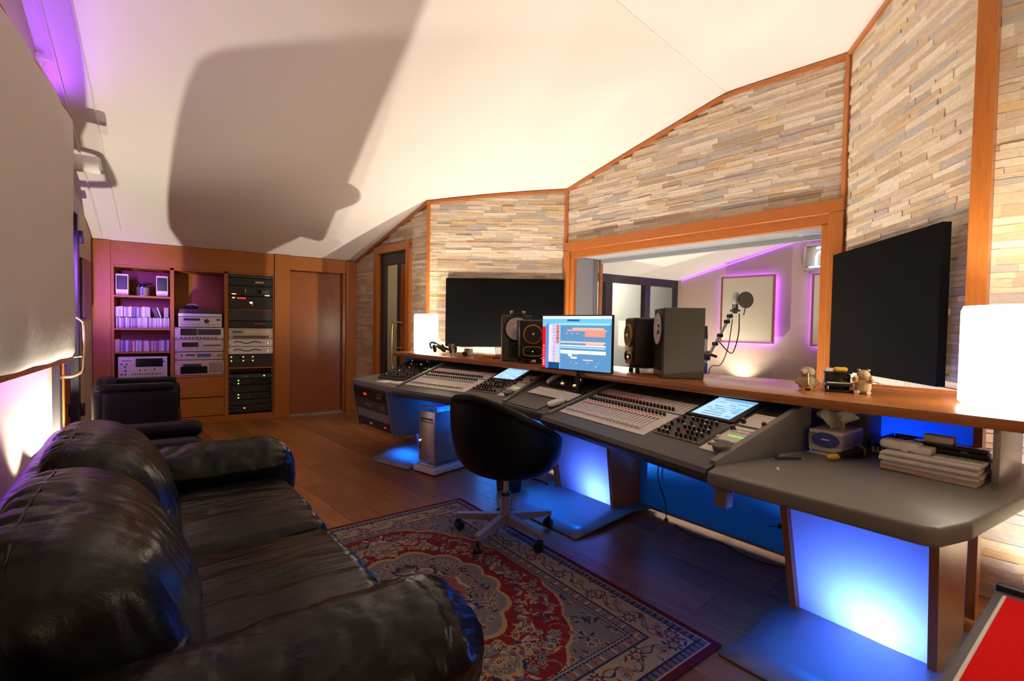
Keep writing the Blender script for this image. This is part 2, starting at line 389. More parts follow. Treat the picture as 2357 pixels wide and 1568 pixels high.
# ---- floor: slab + planks
fl = tag(prism('floor', [(-1.2, -2.3), (4.2, -2.3), (4.2, 4.7), (2.5, 5.6), (2.1, 7.9), (-1.2, 7.9)], -.06, -.012, 'dark'), 'warm brown wood laminate plank floor under the rug and desk', 'floor', kind='structure')
ang = R(9.5); du = Vector((-math.sin(ang), math.cos(ang))); dv = Vector((math.cos(ang), math.sin(ang)))
PW, PLn = .192, 1.26
plank_me = None
def inside(p, m=.12):
    return XL-m < p.x < wall_x(p.y)+m and -2.25 < p.y < 7.55
for i in range(-14, 24):
    off = (i*0.437) % 1.0
    for j in range(-4, 9):
        a = du*((j+off)*PLn) + dv*(i*PW); c = a + du*PLn/2 + dv*PW/2
        if not (inside(c) or inside(c+du*.6) or inside(c-du*.6)): continue
        if plank_me is None:
            o = box('plank', (0, 0, 0), (PW-.0016, PLn-.0016, .012), 'plank', fl, bev=.0014, seg=1); plank_me = o.data
        else:
            o = bpy.data.objects.new('plank', plank_me); link(o, fl)
        o.location = (c.x, c.y, -.006); o.rotation_euler = (0, 0, ang)
# ---- ceiling
rows = sorted(set([round(v, 3) for v in list(np.linspace(-2.1, 7.76, 50))] + [2.65, 2.66, .748, 1.728, 4.557, 5.504, 7.2]))
NX = 26; V = []; F = []
for y in rows:
    xr = wall_x(y)+.03
    for k in range(NX+1):
        x = XL-.03+(xr-XL+.03)*k/NX; V.append((x, y, ceil_z(x, y)))
for a in range(len(rows)-1):
    for k in range(NX):
        i = a*(NX+1)+k; F.append((i, i+NX+1, i+NX+2, i+1))
ceil = tag(meshobj('ceiling', V, F, 'ceiling', smooth=False), 'white sloping ceiling of the control room', 'ceiling', kind='structure')
tube('seam', [(x, 2.655, ceil_z(x, 2.65)-.001) for x in np.linspace(1.9, 3.97, 12)], .0035, 'white', ceil, 5)

def wall_prism(name, A, B, z0, holes=(), mat='stone_back', th=.10, label='', cat='wall', top=None, n=24):
    """wall slab from A to B, room on the left-hand... built outward; holes = (s0,s1,zlo,zhi)"""
    A = Vector(A); B = Vector(B); d = (B-A); Ln = d.length; d.normalize()
    nrm = Vector((d.y, -d.x))   # outward if room is on the left when walking A->B ... caller orders A,B
    brk = sorted(set([0, Ln]+[h for q in holes for h in q[:2]]+[Ln*i/n for i in range(n+1)]))
    bm = bmesh.new()
    def tz(s):
        p = A+d*s
        return (ceil_z(p.x, p.y)+.02) if top is None else top
    def quad(s0, s1, a0, a1, b0, b1):
        pts = []
        for off in (0, th):
            for s, z in ((s0, a0), (s1, a1), (s1, b1), (s0, b0)):
                p = A+d*s+nrm*off; pts.append(bm.verts.new((p.x, p.y, z)))
        for f in ((0, 1, 2, 3), (7, 6, 5, 4), (0, 4, 5, 1), (1, 5, 6, 2), (2, 6, 7, 3), (3, 7, 4, 0)):
            bm.faces.new([pts[i] for i in f])
    for s0, s1 in zip(brk, brk[1:]):
        if s1-s0 < 1e-6: continue
        mid = (s0+s1)/2; hs = [h for h in holes if h[0] <= mid <= h[1]]
        if hs:
            h = hs[0]
            if h[2] > z0+.001: quad(s0, s1, z0, z0, h[2], h[2])
            if h[3] < min(tz(s0), tz(s1))-.005: quad(s0, s1, h[3], h[3], tz(s0), tz(s1))
        else: quad(s0, s1, z0, z0, tz(s0), tz(s1))
    o = frombm(name, bm, mat); tag(o, label, cat, kind='structure'); return o, A, d, -nrm, Ln
# stone variants
stone_meshes = []
rs = random.Random(3)
for k in range(5):
    bm = bmesh.new(); bmesh.ops.create_cube(bm, size=1)
    bmesh.ops.subdivide_edges(bm, edges=[e for e in bm.edges if abs((e.verts[0].co-e.verts[1].co).x) > .5], cuts=2)
    for v in bm.verts:
        if v.co.y > .4: v.co += Vector((rs.uniform(-.004, .004), rs.uniform(-.18, .06), rs.uniform(-.02, .02)))
    me = bpy.data.meshes.new('stone'); bm.to_mesh(me); bm.free(); me.materials.append(M['stone']); stone_meshes.append(me)
def stones(wall, A, d, nin, Ln, z0, skip=(), seed=1, hide=(), frame=(0, 99), big=1.0, maxobj=300):
    """ledge stones on the room side; skip = rects left open, hide = rects covered by hangings"""
    rr = random.Random(seed); rot = math.atan2(d.y, d.x); L0 = []
    z = z0; row = 0
    def hit(a, b, lo, hi, rc): return a < rc[1] and b > rc[0] and lo < rc[3] and hi > rc[2]
    while z < 3.9:
        h = rr.choice((.022, .03, .036, .046, .03))*big
        s = -rr.random()*.2
        while s < Ln:
            ln = rr.uniform(.13, .42)*big; a, b = max(s, 0), min(s+ln, Ln); s += ln
            if b-a < .012: continue
            p0 = A+d*a; p1 = A+d*b
            if z+h*.3 > min(ceil_z(p0.x, p0.y), ceil_z(p1.x, p1.y)): continue
            segs = [(a, b)]
            for rc in skip:
                if z+h*.5 > rc[2] and z+h*.5 < rc[3]:
                    ns = []
                    for (u, v) in segs:
                        if v <= rc[0] or u >= rc[1]: ns.append((u, v)); continue
                        if u < rc[0]: ns.append((u, rc[0]))
                        if v > rc[1]: ns.append((rc[1], v))
                    segs = ns
            for (u, v) in segs:
                if v-u > .012: L0.append((u, v, z, h, rr.uniform(.006, .015), rr.randrange(5)))
        z += h; row += 1
    def score(t):
        u, v, zz, h, dp, k = t
        if any(u >= rc[0] and v <= rc[1] and zz >= rc[2] and zz+h <= rc[3] for rc in hide): return 0
        c = A+d*((u+v)/2); q = Vector((c.x, c.y, zz+h/2))
        if not (frame[0] <= (u+v)/2 <= frame[1]): return 0
        if zz+h/2 < .98: return 1e-6*(v-u)*h
        return (v-u)*h/((q-Vector((0, 0, 1.28))).length**2)
    L0.sort(key=score, reverse=True)
    bm_rest = bmesh.new()
    rest_v = []; rest_f = []
    for idx, (u, v, zz, h, dp, k) in enumerate(L0):
        c = A+d*((u+v)/2)+nin*(dp/2-.004)
        ok = idx < maxobj and score((u, v, zz, h, dp, k)) > 0
        mtx = Matrix.Translation((c.x, c.y, zz+h/2)) @ Matrix.Rotation(rot, 4, 'Z') @ Matrix.Diagonal((v-u-.0008, dp+.008, h-.0008, 1))
        # local +y must face the room
        if (Matrix.Rotation(rot, 4, 'Z') @ Vector((0, 1, 0))).to_2d().dot(nin) < 0: mtx = mtx @ Matrix.Rotation(math.pi, 4, 'Z')
        if ok:
            o = bpy.data.objects.new('stone', stone_meshes[k]); link(o, wall); o.matrix_local = mtx
        else:
            me = stone_meshes[k]; b0 = len(rest_v)
            rest_v += [mtx @ x.co for x in me.vertices]; rest_f += [tuple(b0+i for i in pl.vertices) for pl in me.polygons]
    if rest_v: meshobj('stone_course', rest_v, rest_f, 'stone', wall, kind='stuff')
    bm_rest.free()
def trim_line(name, pts, w, dpt, mat, parent, nin):
    """rectangular trim strip following 3D points; w vertical width, dpt proud depth"""
    bm = bmesh.new(); nv = Vector((nin.x, nin.y, 0)); prev = None
    for p in pts:
        p = Vector(p); ring = [bm.verts.new(q) for q in (p, p+nv*dpt, p+nv*dpt-Vector((0, 0, w)), p-Vector((0, 0, w)))]
        if prev:
            for i in range(4): bm.faces.new((prev[i], prev[(i+1) % 4], ring[(i+1) % 4], ring[i]))
        else: bm.faces.new(ring)
        prev = ring
    bm.faces.new(prev[::-1])
    return frombm(name, bm, mat, parent)
def top_pts(A, d, Ln, n=14, nin=None, off=0):
    out = []
    for i in range(n+1):
        p = A+d*(Ln*i/n); out.append((p.x, p.y, ceil_z(p.x, p.y)-.002))
    return out
def upright(name, p, nin, w, dpt, z0, z1, mat, parent):
    rot = math.atan2(nin.y, nin.x)
    return box(name, (p[0]+nin.x*dpt/2, p[1]+nin.y*dpt/2, (z0+z1)/2), (dpt, w, z1-z0), mat, parent, bev=.003, seg=1, rot=(0, 0, rot))

# ---- window wall (between TV wall and right panel wall)
WLEN = (Vector(RR)-Vector(L_)).length
# walking L_ -> RR the room is on the right: order B,A so that outward = right of walking direction
wall_f, A, d, nin, Ln = wall_prism('wall_front', RR, L_, 0, holes=[(.10, WLEN-.10, .80, 2.16)], th=.30, label='ledge stone wall above the studio window', mat='stone_back')
stones(wall_f, A, d, nin, Ln, .0, skip=[(-.1, WLEN+.1, .74, 2.285)], seed=11)
trim_line('trim_strip', top_pts(A, d, Ln, nin=nin), .03, .035, 'trimwood', wall_f, nin)
upright('trim_post', L_, (nin+Vector((-.55, -.83))).normalized(), .035, .04, 0, ceil_z(*L_), 'trimwood_v', wall_f)
upright('trim_post', RR, (nin+Vector((-.55, .5))).normalized(), .035, .04, 2.2, ceil_z(*RR), 'trimwood_v', wall_f)
WF = (A.copy(), d.copy(), nin.copy(), Ln)
# ---- window: frame, reveal, glass
win = thing('window_1', 'large studio window in an orange wood frame looking into the recording room', 'window', kind='structure')
def wpt(s, n, z):
    p = WF[0]+WF[1]*s+WF[2]*n; return Vector((p.x, p.y, z))
wrot = math.atan2(WF[1].y, WF[1].x)
def wbox(name, s0, s1, n0, n1, z0, z1, mat, parent=None, bev=.003):
    c = wpt((s0+s1)/2, (n0+n1)/2, (z0+z1)/2)
    return box(name, c, (abs(s1-s0), abs(n1-n0), z1-z0), mat, parent or win, bev=bev, seg=1, rot=(0, 0, wrot))
W = WLEN
wbox('frame_outer', .0, W, -.02, .055, 2.185, 2.285, 'trimwood'); wbox('frame_inner', .06, W-.06, -.02, .03, 2.10, 2.20, 'trimwood')
for s0, s1, q0, q1 in ((0, .095, .08, .15), (W-.095, W, W-.15, W-.08)):
    wbox('jamb_outer', s0, s1, -.02, .055, .78, 2.20, 'trimwood_v'); wbox('jamb_inner', q0, q1, -.02, .03, .78, 2.12, 'trimwood_v')
wbox('reveal_top', .12, W-.12, -.42, -.02, 2.12, 2.15, 'reveal'); wbox('reveal_side', W-.15, W-.125, -.42, -.02, .78, 2.12, 'reveal'); wbox('reveal_side', .125, .15, -.42, -.02, .78, 2.12, 'reveal')
wbox('sill', .0, W, -.45, .02, .76, .80, 'shelfwood')
wbox('rear_frame', W-.19, W-.15, -.46, -.42, .80, 2.12, 'trimwood_v'); wbox('rear_frame', .15, .19, -.46, -.42, .80, 2.12, 'trimwood_v')
wbox('rear_frame', .15, W-.15, -.46, -.42, 2.075, 2.12, 'reveal')
wbox('pane', .15, W-.15, -.335, -.325, .80, 2.12, 'glass', bev=0)
# ---- wall with black panel right of the window
wall_fr, A, d, nin, Ln = wall_prism('wall_front_right', N, RR, 0, label='tall ledge stone wall beside the window carrying a black absorber')
stones(wall_fr, A, d, nin, Ln, .0, seed=21, hide=[(.15, 1.29, 1.04, 1.80)])
trim_line('trim_strip', top_pts(A, d, Ln), .03, .035, 'trimwood', wall_fr, nin)
WR = (A.copy(), d.copy(), nin.copy(), Ln)
# ---- near right stone wall
wall_r, A, d, nin, Ln = wall_prism('wall_right', N2, N, 0, label='ledge stone wall beside the grey desk end')
stones(wall_r, A, d, nin, Ln, .0, seed=31, frame=(Ln-1.0, Ln), big=1.25)
upright('trim_post', N, Vector((-.97, .0)).normalized(), .075, .06, 0, ceil_z(*N), 'trimwood_v', wall_r)
# ---- TV wall
wall_fl, A, d, nin, Ln = wall_prism('wall_front_left', L_, P, 0, label='ledge stone wall left of the window carrying a black absorber')
stones(wall_fl, A, d, nin, Ln, .0, seed=41, hide=[(.1, 1.40, 1.06, 1.82)])
trim_line('trim_strip', top_pts(A, d, Ln), .03, .035, 'trimwood', wall_fl, nin)
upright('trim_post', P, Vector((-.6, -.8)), .04, .045, 0, ceil_z(*P), 'trimwood_v', wall_fl)
WT = (A.copy(), d.copy(), nin.copy(), Ln)
# ---- stone wall with glass door
DS0, DS1 = .34, 1.20      # door casing extent measured from P towards Q
wall_d, A, d, nin, Ln = wall_prism('wall_side', P, Q, 0, holes=[(DS0+.05, DS1-.05, 0, 2.30)], label='ledge stone wall around the glazed wooden door')
stones(wall_d, A, d, nin, Ln, .0, skip=[(DS0, DS1, -1, 2.36)], seed=51)
trim_line('trim_strip', top_pts(A, d, Ln), .03, .03, 'trimwood', wall_d, nin)
WD = (A.copy(), d.copy(), nin.copy(), Ln)
door2 = thing('door_2', 'open glazed door in an orange wood casing through the stone wall', 'door', kind='structure')
drot = math.atan2(d.y, d.x)
def dbox(name, s0, s1, n0, n1, z0, z1, mat, parent=None, bev=.003):
    p = WD[0]+WD[1]*((s0+s1)/2)+WD[2]*((n0+n1)/2)
    return box(name, (p.x, p.y, (z0+z1)/2), (abs(s1-s0), abs(n1-n0), z1-z0), mat, parent or door2, bev=bev, seg=1, rot=(0, 0, drot))
dbox('casing', DS0, DS0+.09, -.1, .05, 0, 2.36, 'trimwood_v'); dbox('casing', DS1-.09, DS1, -.1, .05, 0, 2.30, 'trimwood_v'); dbox('casing_head', DS0, DS1, -.1, .05, 2.24, 2.335, 'trimwood')
dbox('stile', DS1-.20, DS1-.09, -.06, -.01, 0, 2.24, 'frameblack'); dbox('rail', DS0+.09, DS1-.09, -.06, -.01, 2.08, 2.24, 'frameblack'); dbox('rail', DS0+.09, DS1-.09, -.06, -.01, 0, .2, 'frameblack')
dbox('stile', DS0+.30, DS0+.36, -.06, -.01, .2, 2.08, 'frameblack'); dbox('door_panel', DS0+.09, DS0+.30, -.06, -.02, .2, 2.08, 'doorwood')
dbox('pane', DS0+.36, DS1-.20, -.04, -.032, .2, 2.08, 'glass', bev=0)
def dp(s, n, z):
    p = WD[0]+WD[1]*s+WD[2]*n; return (p.x, p.y, z)
hs = DS0+.30
tube('handle', smooth_path([dp(hs-.10, -.01, 1.30), dp(hs, .03, 1.31), dp(hs+.05, .06, 1.26), dp(hs+.05, .06, .75), dp(hs, .03, .70), dp(hs-.10, -.01, .70)], 5), .012, 'gold', door2)
tube('handle_bar', [dp(hs+.05, .06, .98), dp(hs-.12, -.01, .98)], .009, 'gold', door2)
# corridor behind that door
wall_c = tag(meshobj('wall_corridor', [dp(.2, -1.2, 0), dp(2.0, -1.2, 0), dp(2.0, -1.2, 2.5), dp(.2, -1.2, 2.5), dp(2.0, -.11, 0), dp(2.0, -.11, 2.5), dp(.2, -.11, 2.5), dp(.2, -.11, 0)],
    [(0, 1, 2, 3), (1, 4, 5, 2), (3, 2, 5, 6), (0, 3, 6, 7)], 'beige'), 'plain beige corridor wall seen through the glazed door', 'wall', kind='structure')
# ---- left wall
wall_l = tag(box('wall_left', (XL-.06, 2.75, 2.3), (.12, 10.0, 4.6), 'beige'), 'beige plaster wall behind the leather sofa', 'wall', kind='structure')
wall_n = tag(box('wall_near', (1.4, -2.16, 2.3), (5.2, .12, 4.6), 'beige'), 'beige wall behind the listening area', 'wall', kind='structure')
trim_line('trim_strip', [(XL, y, ceil_z(XL, y)-.001) for y in np.linspace(2.7, 7.19, 12)], .02, .02, 'frameblack', wall_l, Vector((1, 0)))
# ---- back wall
wall_b = tag(box('wall_back', (.5, 7.79, 1.3), (3.3, .08, 2.6), 'cabwood'), 'wood panelled back wall behind the equipment cabinet', 'wall', kind='structure')
# ---- back wall joinery: door and posts
door3 = thing('door_3', 'plain reddish wooden door beside the equipment cabinet', 'door', kind='structure')
box('leaf', (1.40, 7.31, 1.0), (.72, .045, 2.0), 'doorwood', door3, bev=.003, seg=1)
box('header', (1.425, 7.23, 2.10), (.75, .06, .19), 'cabwood_h', door3, bev=.002, seg=1)
box('post', (.955, 7.24, 1.10), (.187, .12, 2.20), 'cabwood', door3, bev=.002, seg=1)
box('post', (1.875, 7.24, 1.09), (.155, .12, 2.18), 'cabwood', door3, bev=.002, seg=1)
box('jamb', (1.775, 7.29, 1.0), (.045, .16, 2.0), 'doorwood', door3, bev=.002, seg=1)
box('threshold', (1.40, 7.25, .01), (.74, .08, .02), 'steel', door3)
# ---- equipment cabinet
cab = thing('equipment_cabinet', 'built-in orange wood cabinet with shelves, drawers and equipment rack bays', 'cabinet', (0, 7.2, 0))
dpth = .48
def cbx(name, x0, x1, z0, z1, mat, y0=0, y1=dpth, parent=cab):
    return box(name, ((x0+x1)/2, (y0+y1)/2, (z0+z1)/2), (x1-x0, y1-y0, z1-z0), mat, parent, bev=.002, seg=1)
cbx('side_post', XL+.005, -.842, 0, 2.195, 'cabwood', -.02); cbx('fascia', -.842, .857, 1.925, 2.195, 'cabwood_h', -.005, .05)
cbx('upright', -.842, -.815, 0, 1.925, 'cabwood'); cbx('upright', -.285, -.245, 0, 1.925, 'cabwood'); cbx('upright', .28, .325, 0, 1.925, 'cabwood'); cbx('upright', .842, .862, 0, 1.925, 'cabwood')
cbx('back_panel', -.815, .842, .0, 1.925, 'cabwood_h', dpth-.015, dpth); cbx('top_panel', -.815, .842, 1.90, 1.925, 'cabwood_h')
for z in (1.575, 1.19, .912, .60): cbx('shelf', -.815, -.285, z-.022, z, 'cabwood_h', .0)
cbx('shelf', -.245, .28, .585, .607, 'cabwood_h'); cbx('shelf', .325, .842, .675, .692, 'cabwood_h'); cbx('shelf', .325, .842, 1.44, 1.452, 'cabwood_h', .01)
for z0, z1 in ((.33, .58), (.09, .318)):
    dr = cbx('drawer', -.243, .278, z0, z1, 'cabwood_h', -.012, .40); cbx('drawer', -.813, -.287, z0, z1, 'cabwood_h', -.012, .40)
cbx('plinth', -.842, .862, 0, .06, 'cabwood_h', -.045, .3); cbx('drawer_base', -.245, .28, .06, .08, 'cabwood_h', -.01, .4); cbx('rack_floor', .325, .842, .06, .075, 'cabwood_h', -.01, .4)
for x0, x1 in ((.327, .347), (.82, .84)):
    r_ = cbx('rack_rail', x0, x1, .075, .675, 'blackmetal', .004, .02)
    for k in range(9): box('rail_screw', ((x0+x1)/2, .001, .12+k*.065), (.007, .006, .012), 'steel', r_, 0).location = (0, -.009, .12+k*.065-.375)
# ---- equipment
def unit(name, label, cat, x0, x1, z0, z1, face, y=.0, depth=.32, group=None, ears=False):
    t = thing(name, label, cat, ((x0+x1)/2, 7.2+y, z0), group=group)
    w_, h_ = x1-x0, z1-z0
    box('case', (0, depth/2+.006, h_/2), (w_-.012, depth, h_-.004), 'dark', t, bev=.002, seg=1)
    f = box('front_panel', (0, .0, h_/2), (w_, .012, h_-.003), face, t, bev=.002, seg=1)
    if ears:
        for sx in (-1, 1):
            for sz in (-1, 1): box('rack_screw', (sx*(w_/2-.012), -.008, sz*(h_/2-.018)), (.014, .006, .008), 'blackmetal', f)
    return t, f, w_, h_
def fb(f, name, x, z, sx, sz, mat, d=.006):
    """feature on a front panel in panel coordinates (centre based)"""
    return box(name, (x, -.006-d/2+.001, z), (sx, d, sz), mat, f)
def fk(f, name, x, z, r, mat, d=.014):
    return lathe(name, [(r, 0), (r*.9, d)], mat, f, 14, (x, -.006, z), (R(90), 0, 0))
rq = random.Random(5)
# column 2 (bottom to top)
t, f, w_, h_ = unit('cassette_recorder', 'champagne rack recorder with slatted right side above the drawers', 'recorder', -.24, .275, .61, .80, 'champ', ears=True)
fb(f, 'window', -.06, -.03, .28, .09, 'blackgl'); fb(f, 'window', -.08, .03, .19, .03, 'black')
for k in range(7): fb(f, 'slat', .105+k*.022, -.005, .007, .13, 'dark')
for k in range(8): fb(f, 'button', -.19+k*.028, .072, .016, .008, 'greyl'); fb(f, 'button', -.18+k*.03, -.075, .02, .012, 'silver')
t, f, w_, h_ = unit('disc_recorder', 'champagne rack disc recorder with a blue display', 'recorder', -.24, .275, .804, .90, 'champ', ears=True)
fb(f, 'display', .045, .005, .145, .04, 'bluep'); fb(f, 'slot', -.10, .01, .10, .018, 'black'); fk(f, 'dial', .16, .018, .017, 'silver'); fk(f, 'dial', -.19, .008, .012, 'black')
for k in range(6): fb(f, 'button', -.13+k*.02, -.03, .012, .008, 'silver'); fb(f, 'button', .19+k*.012, .0, .007, .02, 'dark')
t, f, w_, h_ = unit('disc_player', 'champagne rack player with a pale disc drawer and dark meter window', 'player', -.24, .275, .905, 1.058, 'champ', ears=True)
fb(f, 'meter_window', -.10, .01, .17, .055, 'blackgl'); fb(f, 'disc_drawer', .13, .035, .19, .03, 'greyl'); fb(f, 'slot', .13, .0, .19, .012, 'black')
for k in range(9): fb(f, 'button', -.19+k*.045, -.05, .018, .008, 'silver')
t, f, w_, h_ = unit('tape_deck', 'grey rack tape deck with two dark windows and a red key', 'tape deck', -.24, .275, 1.062, 1.206, 'silver', ears=True)
fb(f, 'cassette_window', -.115, .015, .17, .085, 'blackgl'); fb(f, 'meter_window', .10, .015, .25, .075, 'dark')
for k in range(10): fb(f, 'button', -.19+k*.04, -.055, .028, .014, 'redp' if k == 8 else 'black')
t, f, w_, h_ = unit('digital_recorder', 'silver recorder with a dark slot and round dial under the turntable', 'recorder', -.205, .255, 1.21, 1.34, 'silver', y=.02)
fb(f, 'slot', -.09, .03, .17, .028, 'black'); fk(f, 'dial', .065, .01, .028, 'dark', .01); fb(f, 'display', .19, .03, .05, .022, 'bluep')
for k in range(12): fb(f, 'button', -.19+k*.035, -.035, .012, .01, 'blackmetal')
for k in range(6): fb(f, 'button', .0+(k % 2)*.02+(k//2)*.05, .03-(k//3)*.02, .008, .008, 'dark')
t = thing('turntable', 'low grey turntable with closed lid on the silver recorder', 'turntable', (.025, 7.22, 1.341))
box('plinth', (0, .16, .02), (.46, .32, .036), 'white', t, bev=.004); box('lid', (0, .16, .068), (.44, .31, .055), 'dark', t, bev=.006); box('hinge', (.07, .02, .099), (.04, .02, .008), 'black', t)
t = thing('headset', 'small black headset lying on the turntable lid', 'headset', (-.07, 7.33, 1.437))
bm = bmesh.new(); bm_lathe(bm, [(.02, 0), (.055, .006), (.08, .022), (.06, .04), (.02, .046)], 20); frombm('ear_pad', bm, 'black', t, True)
tube('headband', smooth_path([(-.06, 0, .035), (-.02, .03, .058), (.03, .02, .058), (.06, -.01, .04)], 4), .008, 'greyl', t, 8)
# column 3, top bay
def rk(name, label, z0, z1, face='black', cat='rack unit', ears=True): return unit(name, label, cat, .327 if ears else .349, .841 if ears else .818, z0, z1, face, y=.012, ears=ears)
t, f, w_, h_ = rk('blank_panel', 'plain dark blank rack panel at the top of the rack bay', 1.86, 1.898, 'dark')
t, f, w_, h_ = rk('disc_player', 'black rack player topmost in the bay with a small lit maker plate', 1.758, 1.856)
fb(f, 'plate', .10, .0, .10, .022, 'greyl', .003); fb(f, 'tray', -.05, .005, .19, .02, 'blackgl')
t, f, w_, h_ = rk('tape_deck', 'black rack deck with two glowing amber lamps at its ends', 1.625, 1.754)
fb(f, 'window', .03, -.005, .17, .06, 'dark'); fb(f, 'lamp', -.195, -.045, .05, .014, 'lit_amber'); fb(f, 'lamp', .19, -.05, .06, .014, 'lit_amber'); fb(f, 'plate', .15, -.005, .12, .045, 'greym')
fb(f, 'latch', -.065, .0, .008, .05, 'greyl'); fb(f, 'latch', .07, .0, .008, .05, 'greyl')
t, f, w_, h_ = rk('effects_unit', 'black effects unit with a red stripe and round white dial', 1.455, 1.621)
fb(f, 'red_stripe', -.11, .055, .10, .016, 'led_r', .003); fb(f, 'red_lamp', -.20, .058, .03, .018, 'lit_amber', .003); lathe('dial', [(.045, 0), (.045, .012)], 'blackgl', f, 24, (0, -.006, 0), (R(90), 0, 0)); fb(f, 'dial_mark', .0, .0, .032, .022, 'led_w', .016); fb(f, 'red_mark', .015, -.03, .014, .012, 'led_r', .014)
t, f, w_, h_ = rk('blank_panel', 'plain dark blank rack panel beneath the effects unit', 1.30, 1.44, 'dark')
t, f, w_, h_ = rk('compressor', 'black rack unit with a reddish lit label strip', 1.208, 1.296)
fb(f, 'label_strip', .1, .012, .13, .016, 'redp', .003)
for k in range(7): fk(f, 'knob', -.18+k*.045, -.012, .009, 'dark')
t, f, w_, h_ = rk('disc_player', 'champagne rack player between the black compressor and the white amplifiers', 1.066, 1.204, 'champ')
fb(f, 'display', -.155, .02, .11, .028, 'blackgl'); fb(f, 'disc_drawer', .0, .02, .15, .035, 'greyl'); fb(f, 'lower_strip', .0, -.045, .42, .03, 'greym', .004); fb(f, 'button_block', .15, .02, .11, .04, 'silver', .004)
for i, (z0, z1) in enumerate(((.965, 1.062), (.864, .961))):
    t, f, w_, h_ = unit('power_amplifier', 'slim white amplifier with a wavy black line, %s of the pair' % ('upper' if i == 0 else 'lower'), 'amplifier', .327, .841, z0, z1, 'white', y=.012, ears=True)
    pts = [(-.20+.32*k/24, -.009, .004+.013*math.sin(k/24*math.pi*3.2)*(1 if k < 20 else .6)) for k in range(25)]
    tube('wave_line', pts, .006, 'black', f, 6)
    for k in range(6): fb(f, 'button', .15+(k % 3)*.032, .022-(k//3)*.025, .009, .009, 'dark')
    fb(f, 'led', .20, -.008, .010, .010, 'led_o')
t, f, w_, h_ = rk('equalizer', 'black two row equalizer with glowing orange lamps', .695, .860)
for r_ in range(2):
    for k in range(10): fk(f, 'knob', -.215+k*.048, .045-r_*.075, .011, 'dark'); fk(f, 'small_knob', -.19+k*.048, .012-r_*.075, .007, 'greym')
for x, z in ((-.225, .05), (-.09, .05), (.02, .05), (-.225, .0), (-.09, .0), (.02, .0)): fb(f, 'lamp', x, z, .013, .013, 'led_o', .016)
for i, (z0, z1) in enumerate(((.545, .60), (.46, .541), (.36, .456), (.27, .356), (.19, .266), (.10, .186))):
    lab = ['slim grey-edged power strip with a green light in the lower rack bay', 'black power amplifier with two green lights in the lower rack bay', 'dark plain rack unit without lights in the lower rack bay', 'black power amplifier with two green lights close to the rack bottom', 'black rack drawer without lights in the lower rack bay', 'lowest black rack unit with one orange light'][i]
    t, f, w_, h_ = rk('power_amplifier', lab, z0, z1, 'dark' if i == 0 else 'blackgl', 'rack unit', ears=False)
    if i == 0: fb(f, 'lamp', .155, .0, .016, .014, 'led_g'); fb(f, 'lamp', -.075, .0, .012, .012, 'greyl'); fb(f, 'lamp', -.045, .0, .012, .012, 'greyl')
    if i in (1, 3):
        for z in (.02, -.02): fb(f, 'lamp', -.145, z, .014, .014, 'led_g'); fb(f, 'label_mark', -.03, z, .03, .008, 'redp', .003)
    if i == 5: fb(f, 'lamp', -.075, .012, .014, .014, 'led_o'); fb(f, 'trim_edge', 0, .036, .455, .004, 'greym')
# column 1: hi-fi amplifier, discs, small speakers
t, f, w_, h_ = unit('stereo_receiver', 'big silver stereo receiver on the lowest cabinet shelf', 'receiver', -.785, -.315, .604, .855, 'silver', y=.01, depth=.3)
fb(f, 'tuning_window', .06, .05, .26, .10, 'blackgl')
for k, (x, z) in enumerate([(-.2, .035), (-.155, .035), (-.17, .005), (-.165, -.04), (.11, -.03), (.2, .06), (-.2, -.085), (-.165, -.085), (-.03, -.04), (.02, -.04)]): fk(f, 'knob', x, z, .010, 'blackmetal' if k != 9 else 'redp')
for k in range(12): fb(f, 'key', -.10+k*.024, -.085, .009, .02, 'blackmetal')
for k in range(6): fb(f, 'label_mark', -.19+k*.015, .075, .011, .012, 'dark', .003)
def small_speaker(x, label):
    t = thing('desktop_speaker', label, 'speaker', (x, 7.24, 1.576), group='white desktop speakers on the top shelf')
    box('cabinet', (0, .05, .125), (.118, .11, .245), 'white', t, bev=.008); box('grille', (0, -.008, .145), (.10, .012, .16), 'dark', t, bev=.02, seg=3)
    for k in range(4): box('button', (-.03+k*.02, -.008, .03), (.008, .006, .006), 'dark', t)
small_speaker(-.745, 'white desktop speaker with a dark grille beside the cabinet post, left of the juicer'); small_speaker(-.365, 'white desktop speaker with a dark grille beside the bay divider, right of the juicer')
t = thing('juicer', 'dark and metal kitchen-type gadget standing between two white speakers', 'gadget', (-.555, 7.30, 1.576))
lathe('body', [(.066, 0), (.066, .10), (.05, .105)], 'steel', t); lathe('lid', [(.03, .105), (.03, .13), (.095, .145), (.095, .158), (.02, .165)], 'black', t); box('label_strip', (0, -.066, .05), (.02, .006, .09), 'bluep', t)
